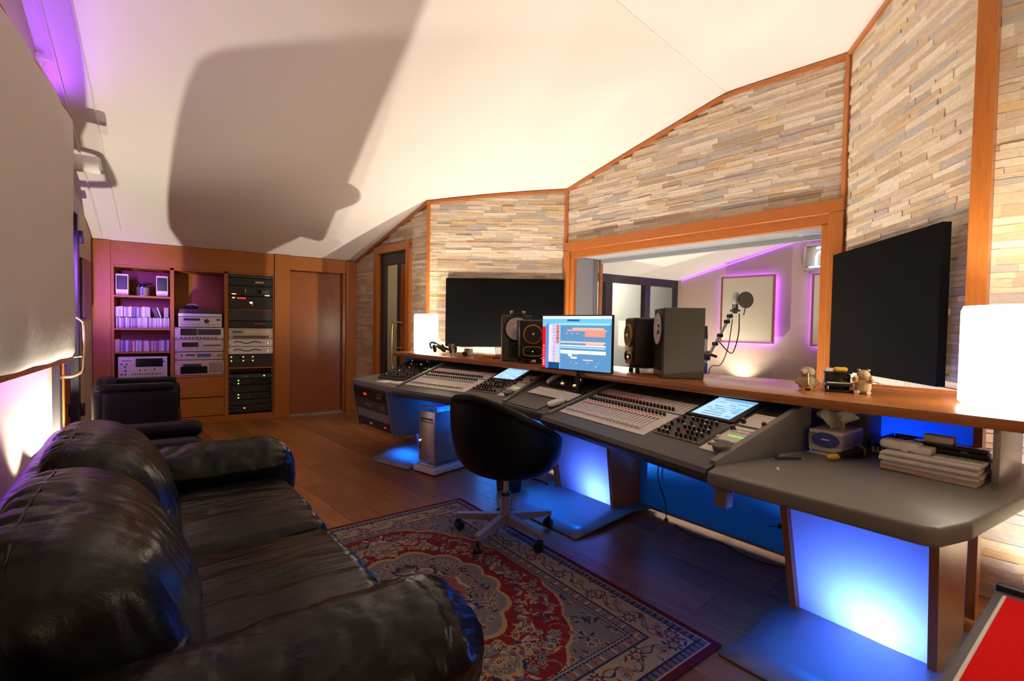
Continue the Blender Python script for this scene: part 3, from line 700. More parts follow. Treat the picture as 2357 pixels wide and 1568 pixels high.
# discs
disc_cols = {}
def dmat(c):
    k = tuple(round(v, 2) for v in c)
    if k not in disc_cols: disc_cols[k] = plain('disc_case_%d' % len(disc_cols), k, .35)
    return disc_cols[k]
pal = [(.60, .55, .60), (.45, .42, .5), (.68, .64, .66), (.22, .2, .28), (.5, .48, .62), (.75, .72, .74), (.33, .3, .4), (.1, .1, .13)]
pal3 = [(.55, .52, .55), (.65, .62, .62), (.4, .4, .48), (.12, .1, .12), (.7, .68, .66), (.4, .1, .12), (.16, .2, .4)]
disc_me = {}
def disc_case(x, w_, h_, z, c, lean, label, group, d=.124, y=.06):
    key = (round(w_, 3), round(h_, 3), c)
    if key not in disc_me:
        bm = bmesh.new(); bm_box(bm, (0, d/2, h_/2), (w_-.0012, d, h_), .0012, 1)
        o = frombm('disc_case', bm, dmat(c)); disc_me[key] = o.data
    else:
        o = bpy.data.objects.new('disc_case', disc_me[key]); link(o)
    o.location = (x, 7.2+y, z); o.rotation_euler = (0, lean, 0); tag(o, label, 'disc case', group)
def disc_row(x0, x1, z, hs, pal_, label, group, lean_at=()):
    x = x0
    while x < x1:
        w_ = rq.choice((.010, .012, .015, .018, .012)); h_ = rq.choice(hs); c = rq.choice(pal_)
        disc_case(x+w_/2, w_, h_, z, c, 0, label, group); x += w_
disc_row(-.805, -.31, 1.1915, (.122, .126, .13), pal, 'pale disc case in the lower of the two stacked rows', 'discs in the lower stacked row')
disc_row(-.809, -.489, 1.3225, (.118, .124), pal, 'pale disc case lying upright on top of the row below', 'discs in the upper stacked row')
for k in range(3): disc_case(-.432+k*.014, .012, .12, 1.3225, (.1, .1, .13), -.28, 'dark disc case leaning to the left on the stacked row', 'leaning dark discs')
disc_case(-.380, .014, .125, 1.3225, (.75, .72, .74), -.30, 'pale disc case leaning alone between dark and upright cases', None)
disc_row(-.350, -.31, 1.3225, (.12,), [(.33, .3, .4), (.45, .42, .5)], 'disc case at the end of the upper stacked row by the divider', 'discs at the divider')
disc_row(-.765, -.30, .9125, (.126, .132, .136), pal3, 'upright disc case on the shelf above the silver receiver', 'discs above the receiver')
box_ = tag(box('card_box', (-.79, 7.27, .985), (.042, .12, .144), plain('tan_card', (.62, .44, .30), .7), None, bev=.002), 'tan card box at the start of the lower disc shelf', 'box')
# ================================================================== STUDIO DESK
DB = Vector((2.0, 2.5, 0))
desk = thing('studio_desk', 'long curved grey studio desk with wooden bridge shelf and blue-lit legs', 'desk', DB)
def dsk(o, parent=None):
    o.parent = parent or desk
    if parent is None: o.location = Vector(o.location)-DB
    return o
rt = dsk(prism('side_top', [(1.625, 1.125), (1.69, .49), (1.712, .456), (1.86, .425), (2.9, .385), (2.9, 1.06), (2.115, 1.10), (1.72, 1.155)], .684, .742, 'grey', None, bev=.012, seg=3))
dsk(prism('side_top', [(1.275, 4.85), (1.40, 4.05), (1.425, 4.046), (2.05, 4.256), (2.15, 5.12), (1.60, 5.16)], .684, .742, 'grey', None, bev=.012))
# keyboard section, tilted like the consoles
TAU = math.atan2(.20, .66)
def tilt_slab(name, quad, th, mat, bev=.006):
    bm = bmesh.new(); vs = [bm.verts.new(p) for p in quad]; f = bm.faces.new(vs); r = bmesh.ops.extrude_face_region(bm, geom=[f])
    bmesh.ops.translate(bm, verts=[v for v in r['geom'] if isinstance(v, bmesh.types.BMVert)], vec=(0, 0, -th)); bmesh.ops.recalc_face_normals(bm, faces=bm.faces[:])
    if bev: bmesh.ops.bevel(bm, geom=bm.edges[:], offset=bev, segments=2, affect='EDGES', clamp_overlap=True)
    return frombm(name, bm, mat, None, True, 35)
dsk(tilt_slab('keyboard_section', [(1.797, 2.870, .738), (1.787, 2.377, .738), (2.45, 2.328, .94), (2.435, 3.078, .94)], .05, 'greyd'))
# bridge shelf
shelf = dsk(prism('bridge_shelf', [(1.75, 5.03), (2.14, 2.93), (2.19, 1.5), (2.31, .56), (2.34, .15), (3.15, .15), (3.06, .75), (2.97, 1.29), (2.76, 2.1), (2.60, 3.6), (2.30, 5.25)], .948, .99, 'shelfwood', None, bev=.004, seg=2))
dsk(box('rear_batten', (3.02, .98, .998), (.015, .52, .014), 'trimwood', None, rot=(0, 0, R(8))))
for (x, y, r_, ln) in ((2.50, .485, 0, .30), (2.15, 5.0, R(15), .20), (2.53, 2.37, 0, .18), (2.53, 3.02, 0, .18)):
    dsk(box('shelf_bracket', (x, y, .845), (ln, .02, .21), 'alum', None, bev=.002, rot=(0, 0, r_)))
# frosted blue back panel under the shelf
def vpanel(name, pts, z0, z1, mat, th=.006):
    if mat == 'backpanel':   # single translucent sheet
        V = [(p[0], p[1], z) for z in (z0, z1) for p in pts]; n = len(pts)
        return meshobj(name, V, [(i, i+1, n+i+1, n+i) for i in range(n-1)], mat)
    bm = bmesh.new()
    for a, b in zip(pts, pts[1:]):
        a = Vector(a); b = Vector(b); d_ = (b-a).normalized(); n_ = Vector((d_.y, -d_.x))*th/2
        bm_prism(bm, [a+n_, b+n_, b-n_, a-n_], z0, z1)
    return frombm(name, bm, mat)
bp_ = [(2.86, .66), (2.745, 1.4), (2.66, 2.23), (2.625, 3.45), (2.45, 4.4), (2.27, 5.15), (1.95, 5.22)]  # last points added to keep the uplight from passing below the shelf
dsk(vpanel('back_panel', bp_[:3], .035, .925, 'backpanel')); dsk(vpanel('back_panel', bp_[2:], .035, .925, 'backpanel'))
dsk(vpanel('panel_edge', bp_[:3], .022, .036, 'alum', .014)); dsk(vpanel('panel_edge', bp_[2:], .022, .036, 'alum', .014))
dsk(box('panel_stud', (2.86, .645, .48), (.05, .03, .90), 'legwood')); 
# legs
def leg(A0, A1, back, zt, spot_s):
    """A0,A1: bottom front corners left->right (seen from the seat); front leans forward towards the top"""
    A0 = Vector(A0); A1 = Vector(A1); d_ = (A1-A0).normalized(); b_ = Vector((-d_.y, d_.x))
    lean = -.10; tw = .03
    f0, f1 = A0, A1; t0, t1 = A0+b_*lean-d_*.035, A1+b_*lean+d_*.01
    e = Vector((b_.x, b_.y, 0))
    pan = meshobj('frosted_panel', [(f0.x, f0.y, .045), (f1.x, f1.y, .045), (t1.x, t1.y, zt), (t0.x, t0.y, zt)], [(0, 1, 2, 3)], 'bluepanel'); dsk(pan)
    for (f_, t_, s) in ((f0, t0, -1), (f1, t1, 1)):
        bm = bmesh.new(); o = d_*s*.028
        prof = [(f_+b_*-.03, .03), (f_+b_*back, .03), (f_+b_*(back+.02), zt), (t_+b_*-.03, zt)]
        va = [bm.verts.new((p.x, p.y, z)) for p, z in prof]; vb = [bm.verts.new((p.x+o.x, p.y+o.y, z)) for p, z in prof]
        bm.faces.new(va); bm.faces.new(vb[::-1])
        for i in range(4): bm.faces.new((va[i], va[(i+1) % 4], vb[(i+1) % 4], vb[i]))
        dsk(frombm('leg_side', bm, 'legwood'))
    bm = bmesh.new(); g = A0+b_*back; h = A1+b_*back
    bm_prism(bm, [g, h, h+b_*.012, g+b_*.012], .03, zt); dsk(frombm('leg_back', bm, 'white'))
    sp = A0+(A1-A0)*spot_s
    return d_, b_, sp, pan
def foot_plate(poly, zhi):
    """sheet rising gently towards the leg; poly front->back as left/right pairs"""
    V = []; F = []
    for (l, r, z) in poly:
        for k in range(7):
            t = k/6; V.append((l[0]+(r[0]-l[0])*t, l[1]+(r[1]-l[1])*t, z))
    n = len(poly)
    for i in range(n-1):
        for k in range(6): F.append((i*7+k, i*7+k+1, i*7+k+8, i*7+k+7))
    o = meshobj('foot_plate', V, F, 'plate', None, True); m = o.modifiers.new('thick', 'SOLIDIFY'); m.thickness = .012; m.offset = -1
    dsk(o)
LEGS = []
# right leg (by the grey side top)
LEGS.append((leg((2.256, 1.075), (2.285, .625), .36, .69, .62)))
foot_plate([((1.71, 1.11), (1.80, .30), .013), ((1.90, 1.10), (1.98, .34), .028), ((2.10, 1.13), (2.17, .40), .042), ((2.34, 1.13), (2.40, .45), .046), ((2.66, 1.12), (2.7, .50), .03)], 0)
# middle leg
LEGS.append((leg((2.36, 2.90), (2.405, 2.38), .31, .70, .72)))
foot_plate([((1.83, 2.80), (1.90, 2.19), .013), ((1.95, 2.95), (2.06, 2.20), .028), ((2.10, 3.02), (2.22, 2.22), .042), ((2.36, 3.04), (2.45, 2.25), .05), ((2.62, 2.98), (2.72, 2.27), .03)], 0)
# left leg
LEGS.append((leg((1.93, 4.77), (2.09, 4.22), .31, .69, .5)))
foot_plate([((1.35, 4.51), (1.545, 4.03), .013), ((1.52, 4.66), (1.72, 4.09), .028), ((1.70, 4.80), (1.90, 4.155), .042), ((2.0, 4.86), (2.16, 4.23), .05), ((2.2, 4.86), (2.38, 4.30), .03)], 0)
for i, (d_, b_, sp, pan) in enumerate(LEGS):
    # a small spot lamp stands inside every leg behind the frosted panel
    t = thing('leg_spotlight', ['small spotlight on the floor inside the desk leg next to the grey side top', 'small spotlight inside the desk leg behind the swivel chair', 'small spotlight inside the desk leg beside the computer'][i], 'spotlight', (sp.x+b_.x*.22, sp.y+b_.y*.22, .045))
    lathe('can', [(.03, 0), (.03, .05), (.034, .06)], 'black', t, 16); 

# hanging rack below the left desk end
hr = thing('outboard_rack', 'black equipment rack hung under the grey desk end with red digits', 'rack', (1.45, 4.45, .28), R(8.6))
def prof_box(name, prof, y0, y1, mat, parent):
    bm = bmesh.new(); va = [bm.verts.new((x, y0, z)) for x, z in prof]; vb = [bm.verts.new((x, y1, z)) for x, z in prof]
    bm.faces.new(va[::-1]); bm.faces.new(vb)
    n = len(prof)
    for i in range(n): bm.faces.new((va[i], va[(i+1) % n], vb[(i+1) % n], vb[i]))
    return frombm(name, bm, mat, parent)
prof_box('case', [(-.04, .02), (.35, .02), (.35, .40), (-.10, .40)], -.285, .40, 'dark', hr)
prof_box('side_panel', [(-.05, .0), (.36, .0), (.36, .405), (-.115, .405)], -.31, -.285, 'grey', hr); prof_box('side_panel', [(-.05, .0), (.36, .0), (.36, .405), (-.115, .405)], .40, .425, 'grey', hr)
for k, (z0, z1, mt) in enumerate(((.30, .385, 'blackgl'), (.20, .29, 'dark'), (.11, .19, 'grey'), (.03, .10, 'blackgl'))):
    xf = lambda z: -.04-.06*(z-.02)/.38
    u_ = prof_box('rack_unit', [(xf(z0)-.012, z0), (xf(z0)+.01, z0), (xf(z1)+.01, z1), (xf(z1)-.012, z1)], -.27, .38, mt, hr)
    zc = (z0+z1)/2; x_ = xf(zc)-.014
    if k == 0:
        for q in range(2): box('digit', (x_, .17-q*.035, zc), (.006, .014, .02), 'led_r', u_)
        for q in range(8): box('button', (x_, -.10-(q % 4)*.025, zc+.02-(q//4)*.03), (.006, .018, .02), 'greym', u_)
    if k == 1: box('label_plate', (x_, .10, zc), (.006, .16, .02), 'greym', u_); box('label_plate', (x_, -.19, zc), (.006, .08, .03), 'greym', u_)
    if k == 3: box('digit', (x_, -.18, zc), (.006, .03, .008), 'led_r', u_); box('label_plate', (x_, .10, zc), (.006, .05, .02), 'greyl', u_)

# ================================================================== MIXING CONSOLES
rc = random.Random(17)
def screen_ui(nx=90, ny=90, seed=1):
    r_ = random.Random(seed); C = np.zeros((ny, nx, 3), np.float32); C[:] = (.42, .66, .86)
    C[int(ny*.86):] = (.16, .36, .60); C[int(ny*.88):int(ny*.93), 4:20] = (.6, .8, .9)
    for k in range(7):
        y = int(ny*(.08+.11*k)); 
        for q in range(4):
            x0 = r_.randrange(4, nx-26); C[y:y+3, x0:x0+r_.randrange(8, 24)] = r_.choice([(.12, .3, .55), (.25, .5, .75), (.1, .24, .4)])
        if r_.random() < .6: C[y-2:y+6, int(nx*.8):int(nx*.95)] = (.2, .45, .7)
    C[:, :2] = C[:, -2:] = (.2, .4, .6)
    return C
TILT = Matrix.Translation((0, 0, .08)) @ Matrix.Rotation(TAU, 4, 'X')   # console surface frame, origin = front left top edge
def panel_on(name, s0, s1, t0, t1, mat, parent, h=.004, bev=.0):
    bm = bmesh.new(); bm_box(bm, ((s0+s1)/2, (t0+t1)/2, h/2), (s1-s0, t1-t0, h), bev, 1); bmesh.ops.transform(bm, matrix=TILT, verts=bm.verts[:])
    return frombm(name, bm, mat, parent)
knob_me = {}
def shared(name, key, make, mtx, parent):
    if key not in knob_me:
        bm = bmesh.new(); mat = make(bm); o = frombm(name, bm, mat, parent, True, 40); knob_me[key] = o.data
    else:
        o = bpy.data.objects.new(name, knob_me[key]); link(o, parent)
    o.matrix_local = mtx; return o
def mk_fader(matname):
    def f(bm):
        bm_box(bm, (0, 0, .008), (.011, .022, .014), .003, 1); return matname
    return f
def mk_knob(r, h, m, n=10):
    def f(bm):
        bm_lathe(bm, [(r, 0), (r*.86, h)], n); return m
    return f
def mk_btn(x, y, h, m):
    def f(bm):
        bm_box(bm, (0, 0, h/2), (x, y, h)); return m
    return f
def console(name, label, O, theta, lit, seed):
    t = thing(name, label, 'mixing console', (O[0], O[1], .66), theta); W_ = 1.215
    prof = [(-.035, .055), (-.03, .035), (.02, .0), (.66, .03), (.665, .2795), (.655, .2785), (0, .080), (-.022, .074)]   # (depth, height)
    bm = bmesh.new(); va = [bm.verts.new((0.0, y, z)) for y, z in prof]; vb = [bm.verts.new((W_, y, z)) for y, z in prof]
    bm.faces.new(va[::-1]); bm.faces.new(vb)
    for i in range(len(prof)): bm.faces.new((va[i], va[(i+1) % 8], vb[(i+1) % 8], vb[i]))
    frombm('body', bm, 'greyd', t)
    for x0 in (-.005, W_-.025):
        ck = [(.015, .05), (.66, .015), (.668, .285), (.60, .281), (.02, .098)]
        bm = bmesh.new(); va = [bm.verts.new((x0, y, z)) for y, z in ck]; vb = [bm.verts.new((x0+.03, y, z)) for y, z in ck]
        bm.faces.new(va[::-1]); bm.faces.new(vb)
        for i in range(5): bm.faces.new((va[i], va[(i+1) % 5], vb[(i+1) % 5], vb[i]))
        frombm('end_cheek', bm, 'grey', t)
    panel_on('fader_panel', .045, .765, .075, .335, 'greyl', t); panel_on('encoder_panel', .045, .765, .35, .485, 'greyl', t)
    panel_on('meter_bridge', .035, .76, .49, .66, 'greyd', t, .003)
    panel_on('channel_strip_panel', .785, 1.055, .125, .355, 'greyd', t, .003); panel_on('master_panel', 1.07, 1.205, .372, .505, 'greyl', t); panel_on('transport_panel', 1.075, 1.20, .10, .352, 'greyl', t); panel_on('meter_panel', 1.07, 1.205, .515, .655, 'black', t, .003)
    bm = bmesh.new()
    for k in range(25): bm_box(bm, (.06+k*.0285, .575, .004), (.002, .16, .003)); bm_box(bm, (.06+k*.0285, .415, .0042), (.0014, .125, .002))
    for k in range(24): bm_box(bm, (.0742+k*.0268, .175, .0042), (.0022, .12, .002))
    for k in range(24):
        for q in range(4): bm_box(bm, (.0742+k*.0268, .245+q*.011, .0048), (.010, .006, .004))
    bmesh.ops.transform(bm, matrix=TILT, verts=bm.verts[:]); o = frombm('panel_slots', bm, 'greym', t); o['kind'] = 'stuff'
    for k in range(24):
        x = .0742+k*.0268
        shared('fader', 'fw' if lit else 'fb', mk_fader('white' if lit else 'silver'), TILT @ Matrix.Translation((x, .125+(.004*rc.random()), .004)), t)  # caps darker on the shaded console, shade put into their colour
        shared('select_button', 'sel%d' % lit, mk_btn(.011, .0055, .004, 'sel_lit' if lit else 'greym'), TILT @ Matrix.Translation((x, .268, .004)), t)
        shared('encoder', 'enc', mk_knob(.0085, .016, 'black'), TILT @ Matrix.Translation((x, .305, .004)), t)
        kn = shared('pan_knob', 'pan', mk_knob(.0085, .018, 'black'), TILT @ Matrix.Translation((x, .372, .004)), t)
        shared('knob_cap', 'pcap%d' % lit, mk_knob(.0066, .003, 'redp'), Matrix.Translation((0, 0, .018)), kn)
    bm = bmesh.new()
    for k in range(22):
        for q in range(3):
            if k < 12 or q == 0: bm_box(bm, (.08+k*.0268, .40+q*.022, .006), (.006, .006, .003))
    bmesh.ops.transform(bm, matrix=TILT, verts=bm.verts[:]); o = frombm('status_lamps', bm, 'redp', t); o['kind'] = 'stuff'
    # channel strip knobs
    cols = ['black', 'black', 'greym', 'bluep', 'redp', 'black', 'dark']
    for r_ in range(5):
        for k in range(9):
            if rc.random() < .12: continue
            m_ = rc.choice(cols); kn = shared('strip_knob', 'sk'+m_, mk_knob(.0075, .017, 'black'), TILT @ Matrix.Translation((.80+k*.027+r_*.002, .15+r_*.043, .003)), t)
            shared('knob_cap', 'skc'+m_, mk_knob(.0055, .003, m_ if m_ != 'black' else 'greyl'), Matrix.Translation((0, 0, .017)), kn)
    bm = bmesh.new()
    for k in range(16): bm_box(bm, (.795+k*.0165, .133, .004), (.007, .005, .004)); bm_box(bm, (.80+k*.0155, .348, .004), (.006, .005, .004))
    bmesh.ops.transform(bm, matrix=TILT, verts=bm.verts[:]); o = frombm('status_lamps', bm, 'yellow', t); o['kind'] = 'stuff'
    # display
    bz = panel_on('display_bezel', .775, 1.05, .365, .655, 'black', t, .012, .003)
    sc = colour_grid('display', .222, .222, screen_ui(seed=seed), 'screen', t); sc.matrix_local = TILT @ Matrix.Translation((.80, .382, .0128))
    # master and transport
    for x in (1.085, 1.185): 
        kn = shared('level_knob', 'lvl', mk_knob(.011, .02, 'black'), TILT @ Matrix.Translation((x, .395, .004)), t); shared('knob_cap', 'lvlc', mk_knob(.008, .003, 'redp'), Matrix.Translation((0, 0, .02)), kn)
    kn = shared('level_knob', 'lvl', None, TILT @ Matrix.Translation((1.088, .315, .004)), t); shared('knob_cap', 'lvlc', None, Matrix.Translation((0, 0, .02)), kn)
    for k in range(4): shared('lit_key', 'lk', mk_btn(.016, .008, .004, 'key_lit'), TILT @ Matrix.Translation((1.115+k*.022, .255, .004)), t)
    for r_ in range(4):
        for k in range(7): shared('key', 'ky%d' % (r_ % 2), mk_btn(.012, .008, .005, 'white' if r_ % 2 else 'greym'), TILT @ Matrix.Translation((1.09+k*.015, .15+r_*.019, .004)), t)
    for r_ in range(2):
        for k in range(6): shared('key', 'ky1', None, TILT @ Matrix.Translation((1.10+k*.017, .30+r_*.025, .004)), t)
    shared('jog_wheel', 'jog', lambda bm: (bm_lathe(bm, [(.036, 0), (.036, .02), (.032, .025), (.008, .023)], 26), 'greym')[1], TILT @ Matrix.Translation((1.165, .135, .004)), t)
    shared('master_fader', 'mf', mk_fader('silver'), TILT @ Matrix.Translation((1.085, .215, .004)), t)
    return t
th_r = math.atan2(1.15-2.37, 1.70-1.79); th_l = math.atan2(2.88-4.03, 1.80-1.42)
console('mixing_console', 'grey mixing console with orange lit buttons beside the grey desk end with the papers', (1.79, 2.37), th_r, 1, 3)
console('mixing_console', 'grey mixing console beside the angled knob rack and the small lamp', (1.42, 4.03), th_l, 0, 9)
# angled outboard rack left of the left console
ob = thing('effects_rack', 'angled desktop rack full of knobs on the desk end under the small lamp', 'effects rack', (1.485, 4.70, .742), math.atan2(-.50, .30))
sl = math.atan2(.140, .54); T2 = Matrix.Translation((0, 0, .03)) @ Matrix.Rotation(sl, 4, 'X')
prof = [(0, 0), (.54, 0), (.54, .168), (0, .028)]
bm = bmesh.new(); va = [bm.verts.new((0, y, z)) for y, z in prof]; vb = [bm.verts.new((.50, y, z)) for y, z in prof]; bm.faces.new(va[::-1]); bm.faces.new(vb)
for i in range(4): bm.faces.new((va[i], va[(i+1) % 4], vb[(i+1) % 4], vb[i]))
frombm('case', bm, 'greyd', ob)
for r_ in range(5):
    y0 = .015+r_*.105
    bm = bmesh.new(); bm_box(bm, (.25, y0+.05, .004), (.47, .10, .006), .001, 1); bmesh.ops.transform(bm, matrix=T2, verts=bm.verts[:]); u_ = frombm('rack_unit', bm, ['black', 'dark', 'black', 'black', 'dark'][r_], ob)
    for k in range(11):
        for q in range(2):
            if rc.random() < .25: continue
            big = rc.random() < .3
            shared('knob', 'rk%d' % big, mk_knob(.013 if big else .008, .016, 'greym' if big else 'blackmetal'), T2 @ Matrix.Translation((.05+k*.04, y0+.03+q*.042, .007)), u_)
    for k in range(3): shared('lamp', 'rl', mk_btn(.008, .008, .004, 'lit_amber'), T2 @ Matrix.Translation((.03+rc.random()*.44, y0+.05, .007)), u_)
# ================================================================== THINGS ON THE DESK
def at_frame(O, th, s, t_, h=0):
    """point on a tilted section: s along the front edge, t_ up the slope"""
    a = Vector((math.cos(th), math.sin(th), 0)); b = Vector((-math.sin(th), math.cos(th), 0))
    p = Vector((O[0], O[1], .74)) + a*s + b*(t_*math.cos(TAU)-h*math.sin(TAU)) + Vector((0, 0, t_*math.sin(TAU)+h*math.cos(TAU)))
    return p, Matrix.Translation(p) @ Matrix.Rotation(th, 4, 'Z') @ Matrix.Rotation(TAU, 4, 'X')
th_m = math.atan2(2.37-2.88, 1.79-1.80)
def on_mid(o, s, t_, h=.001, rz=0):
    p, m = at_frame((1.80, 2.88), th_m, s, t_, h); o.matrix_world = m @ Matrix.Rotation(rz, 4, 'Z'); return o
t = thing('desk_pad', 'dark rectangular desk pad in front of the white keyboard', 'desk pad'); on_mid(t, .02, .02)
box('pad', (.185, .09, .002), (.37, .175, .004), 'greym', t, bev=.001)
t = thing('computer_keyboard', 'slim white computer keyboard on the desk between the two consoles', 'keyboard'); on_mid(t, .0, .212)
box('tray', (.245, .058, .005), (.47, .116, .008), 'white', t, bev=.003)
kme = None
for r_ in range(6):
    for k in range(20):
        if kme is None: o = box('key', (0, 0, 0), (.0185, .0145, .005), 'white', t, bev=.0015, seg=1); kme = o.data
        else: o = bpy.data.objects.new('key', kme); link(o, t)
        o.location = (.03+k*.0226, .014+r_*.0176, .0105)
t = thing('computer_mouse', 'rounded white mouse at the edge of the right console', 'mouse'); on_mid(t, .447, .141, rz=R(70))
def mfn(A): A[:, 2] = A[:, 2]*(1-.35*(A[:, 0]/.06)**2); return A
rbox('shell', (.057, .032, .017), .016, (10, 8, 4), 'white', t, mfn, (0, 0, .017)); box('wheel', (.03, 0, .033), (.012, .006, .006), 'greyl', t)
t = thing('monitor_controller', 'black wedge-shaped monitor controller with lit buttons below the screen', 'controller'); on_mid(t, .07, .372)
wd = [(0, 0), (.0, .024), (.175, .036), (.175, 0)]
bm = bmesh.new(); va = [bm.verts.new((0, y, z)) for y, z in wd]; vb = [bm.verts.new((.30, y, z)) for y, z in wd]; bm.faces.new(va[::-1]); bm.faces.new(vb)
for i in range(4): bm.faces.new((va[i], va[(i+1) % 4], vb[(i+1) % 4], vb[i]))
frombm('case', bm, 'black', t); T3 = Matrix.Translation((0, 0, .024)) @ Matrix.Rotation(math.atan2(.012, .175), 4, 'X')
for r_ in range(4):
    for k in range(6):
        lit = rc.random() < .33
        if lit: shared('lit_button', 'mlb', mk_btn(.02, .016, .008, 'lit_amber'), T3 @ Matrix.Translation((.04+k*.045, .025+r_*.042, 0)), t)
        else: shared('knob', 'mck', mk_knob(.011, .014, 'dark', 12), T3 @ Matrix.Translation((.04+k*.045, .025+r_*.042, 0)), t)
kn = shared('volume_knob', 'vol', mk_knob(.018, .018, 'bluep', 20), T3 @ Matrix.Translation((.1075, .046, 0)), t)
t = thing('telephone_handset', 'pale plastic handset lying beside the monitor controller', 'handset'); on_mid(t, .034, .465, rz=R(88))
rbox('body', (.08, .022, .016), .014, (12, 4, 4), 'white', t, lambda A: A+np.stack([0*A[:, 0], 0*A[:, 0], .012*np.cos(A[:, 0]*30)], 1), (0, 0, .024))

# ---- monitor
ML = Vector((2.01, 2.715, 0)); MR = Vector((2.165, 2.185, 0)); md = (MR-ML); MW = md.length; mth = math.atan2(md.y, md.x)
t = thing('computer_monitor', 'thin wide monitor showing a blue recording program between the speakers', 'monitor', ((ML.x+MR.x)/2, (ML.y+MR.y)/2, .85), mth)
z0 = .992-.85; MH = .372
box('bezel', (0, .012, z0+MH/2), (MW, .022, MH), 'black', t, bev=.003); box('rear_shell', (0, .035, z0+MH/2), (MW*.6, .03, MH*.6), 'black', t, bev=.01)
nx, ny = 280, 176; C = np.zeros((ny, nx, 3), np.float32); C[:] = (.10, .27, .50)
def rc_(x0, x1, y0, y1, c):   # fractions, y from the top
    C[int(ny*(1-y1)):max(int(ny*(1-y1))+1, int(ny*(1-y0))), int(nx*x0):max(int(nx*x0)+1, int(nx*x1))] = c
def hexs(r, g, b): return tuple(((v/255)/12.92 if v/255 < .04045 else ((v/255+.055)/1.055)**2.4) for v in (r, g, b))
rc_(0, 1, 0, .05, hexs(235, 245, 255)); rc_(0, 1, .05, .15, hexs(110, 185, 225)); rc_(.38, .56, .06, .095, hexs(30, 90, 150)); rc_(.26, .98, .13, .165, hexs(140, 220, 235)); rc_(0, .05, .2, 1, hexs(230, 15, 25)); rc_(.0, .07, .12, .19, hexs(120, 190, 225))
rm = random.Random(4)
for k in range(9): rc_(.012, .038, .56+k*.045, .56+k*.045+rm.uniform(.012, .03), hexs(250, 190, 190))
rc_(.055, .095, .16, 1, hexs(90, 130, 205)); rc_(.10, .27, .15, .88, hexs(215, 200, 225)); rc_(.10, .27, .88, 1, hexs(20, 70, 125))
for k in range(28):
    y = .17+k*.025; rc_(.215, .262, y, y+.02, hexs(*((195, 90, 70) if k < 14 else (165, 210, 235) if k < 24 else (225, 190, 160)))); rc_(.105, .14, y, y+.012, hexs(240, 225, 235)); rc_(.15+rm.random()*.03, .205, y+.004, y+.014, hexs(150, 140, 190))
rc_(.27, .285, .15, 1, hexs(125, 185, 225))
for (a, b, y0, y1, cc) in ((.38, .94, .245, .275, (235, 160, 140)), (.46, .90, .215, .25, (225, 180, 165)), (.64, .92, .28, .38, (225, 150, 130)), (.36, .39, .31, .335, (235, 150, 140)), (.44, .47, .31, .335, (235, 150, 140)), (.52, .55, .315, .335, (235, 150, 140)), (.62, .65, .34, .36, (235, 130, 120)), (.88, .92, .335, .36, (235, 130, 120)),
    (.285, .92, .47, .50, (240, 200, 180)), (.65, .90, .50, .535, (230, 175, 160)), (.285, .93, .535, .56, (235, 245, 255)), (.285, .92, .575, .595, (200, 225, 245)), (.285, .93, .635, .695, (240, 248, 255)), (.30, .55, .70, .71, (220, 235, 250)), (.40, .46, .71, .745, (235, 245, 255)), (.44, .53, .755, .785, (230, 240, 250)), (.62, .76, .79, .815, (230, 190, 190)), (.31, .34, .83, .838, (150, 160, 220)), (.44, .46, .855, .865, (200, 190, 230)), (.50, .54, .865, .877, (200, 190, 230)), (.67, .70, .85, .862, (200, 190, 230)), (.80, .86, .845, .855, (110, 170, 215)), (.795, .81, .90, .915, (240, 245, 255))): rc_(a, b, y0, y1, hexs(*cc))
for k in range(6): rc_(.63+k*.042, .645+k*.042, .41+(k % 3)*.012, .45, hexs(225, 110, 100))
sc = colour_grid('screen', MW-.014, MH-.016, C, 'screen', t); sc.matrix_local = Matrix.Translation((-MW/2+.007, .0005, z0+.008)) @ Matrix.Rotation(R(90), 4, 'X')
tube('stand_neck', [(0, .032, z0+.12), (0, .047, z0-.02), (0, .047, -.004)], .013, 'blackmetal', t); box('stand_foot', (0, .050, .001), (.12, .028, .012), 'blackmetal', t, bev=.003, rot=(TAU, 0, 0))

# ---- speakers
def studio_speaker(label, loc, facing, w_, h_, d_, woofer_z, white_tweeter=False, group=None):
    """front faces -Y locally"""
    t = thing('studio_monitor_speaker', label, 'speaker', loc, math.atan2(facing[1], facing[0])+math.pi/2, group)
    box('cabinet', (0, d_/2, h_/2), (w_, d_, h_), 'dark_cab', t, bev=.004, seg=1)
    rot = (R(90), 0, 0)
    lathe('woofer_frame', [(w_*.44, 0), (w_*.44, .008), (w_*.385, .010), (w_*.385, .0)], 'black', t, 32, (0, .0, woofer_z), rot, cap=False)
    lathe('woofer_cone', [(w_*.385, .0), (w_*.372, .009), (w_*.15, .003), (w_*.135, .006), (w_*.10, .013), (0.001, .016)], 'cone', t, 32, (0, -.003, woofer_z), rot)
    lathe('tweeter', [(w_*.23, 0), (w_*.23, .006), (w_*.15, .008), (w_*.13, .004), (.001, .012)], 'black', t, 24, (0, 0, h_*.26), rot)
    box('tweeter_plate', (0, -.002, h_*.26), (w_*.56, .006, w_*.56), 'black', t, bev=.003, seg=1)
    for k in range(2): box('cone_clip', (w_*.16+k*.0, -.014, woofer_z+.02-k*.04), (.03, .006, .008), 'black', t, rot=(0, R(25 if k == 0 else -25), 0))
    return t
M['dark_cab'] = plain('speaker_cabinet', (.055, .058, .05), .32, var=.2, bscale=8, coat=.3)
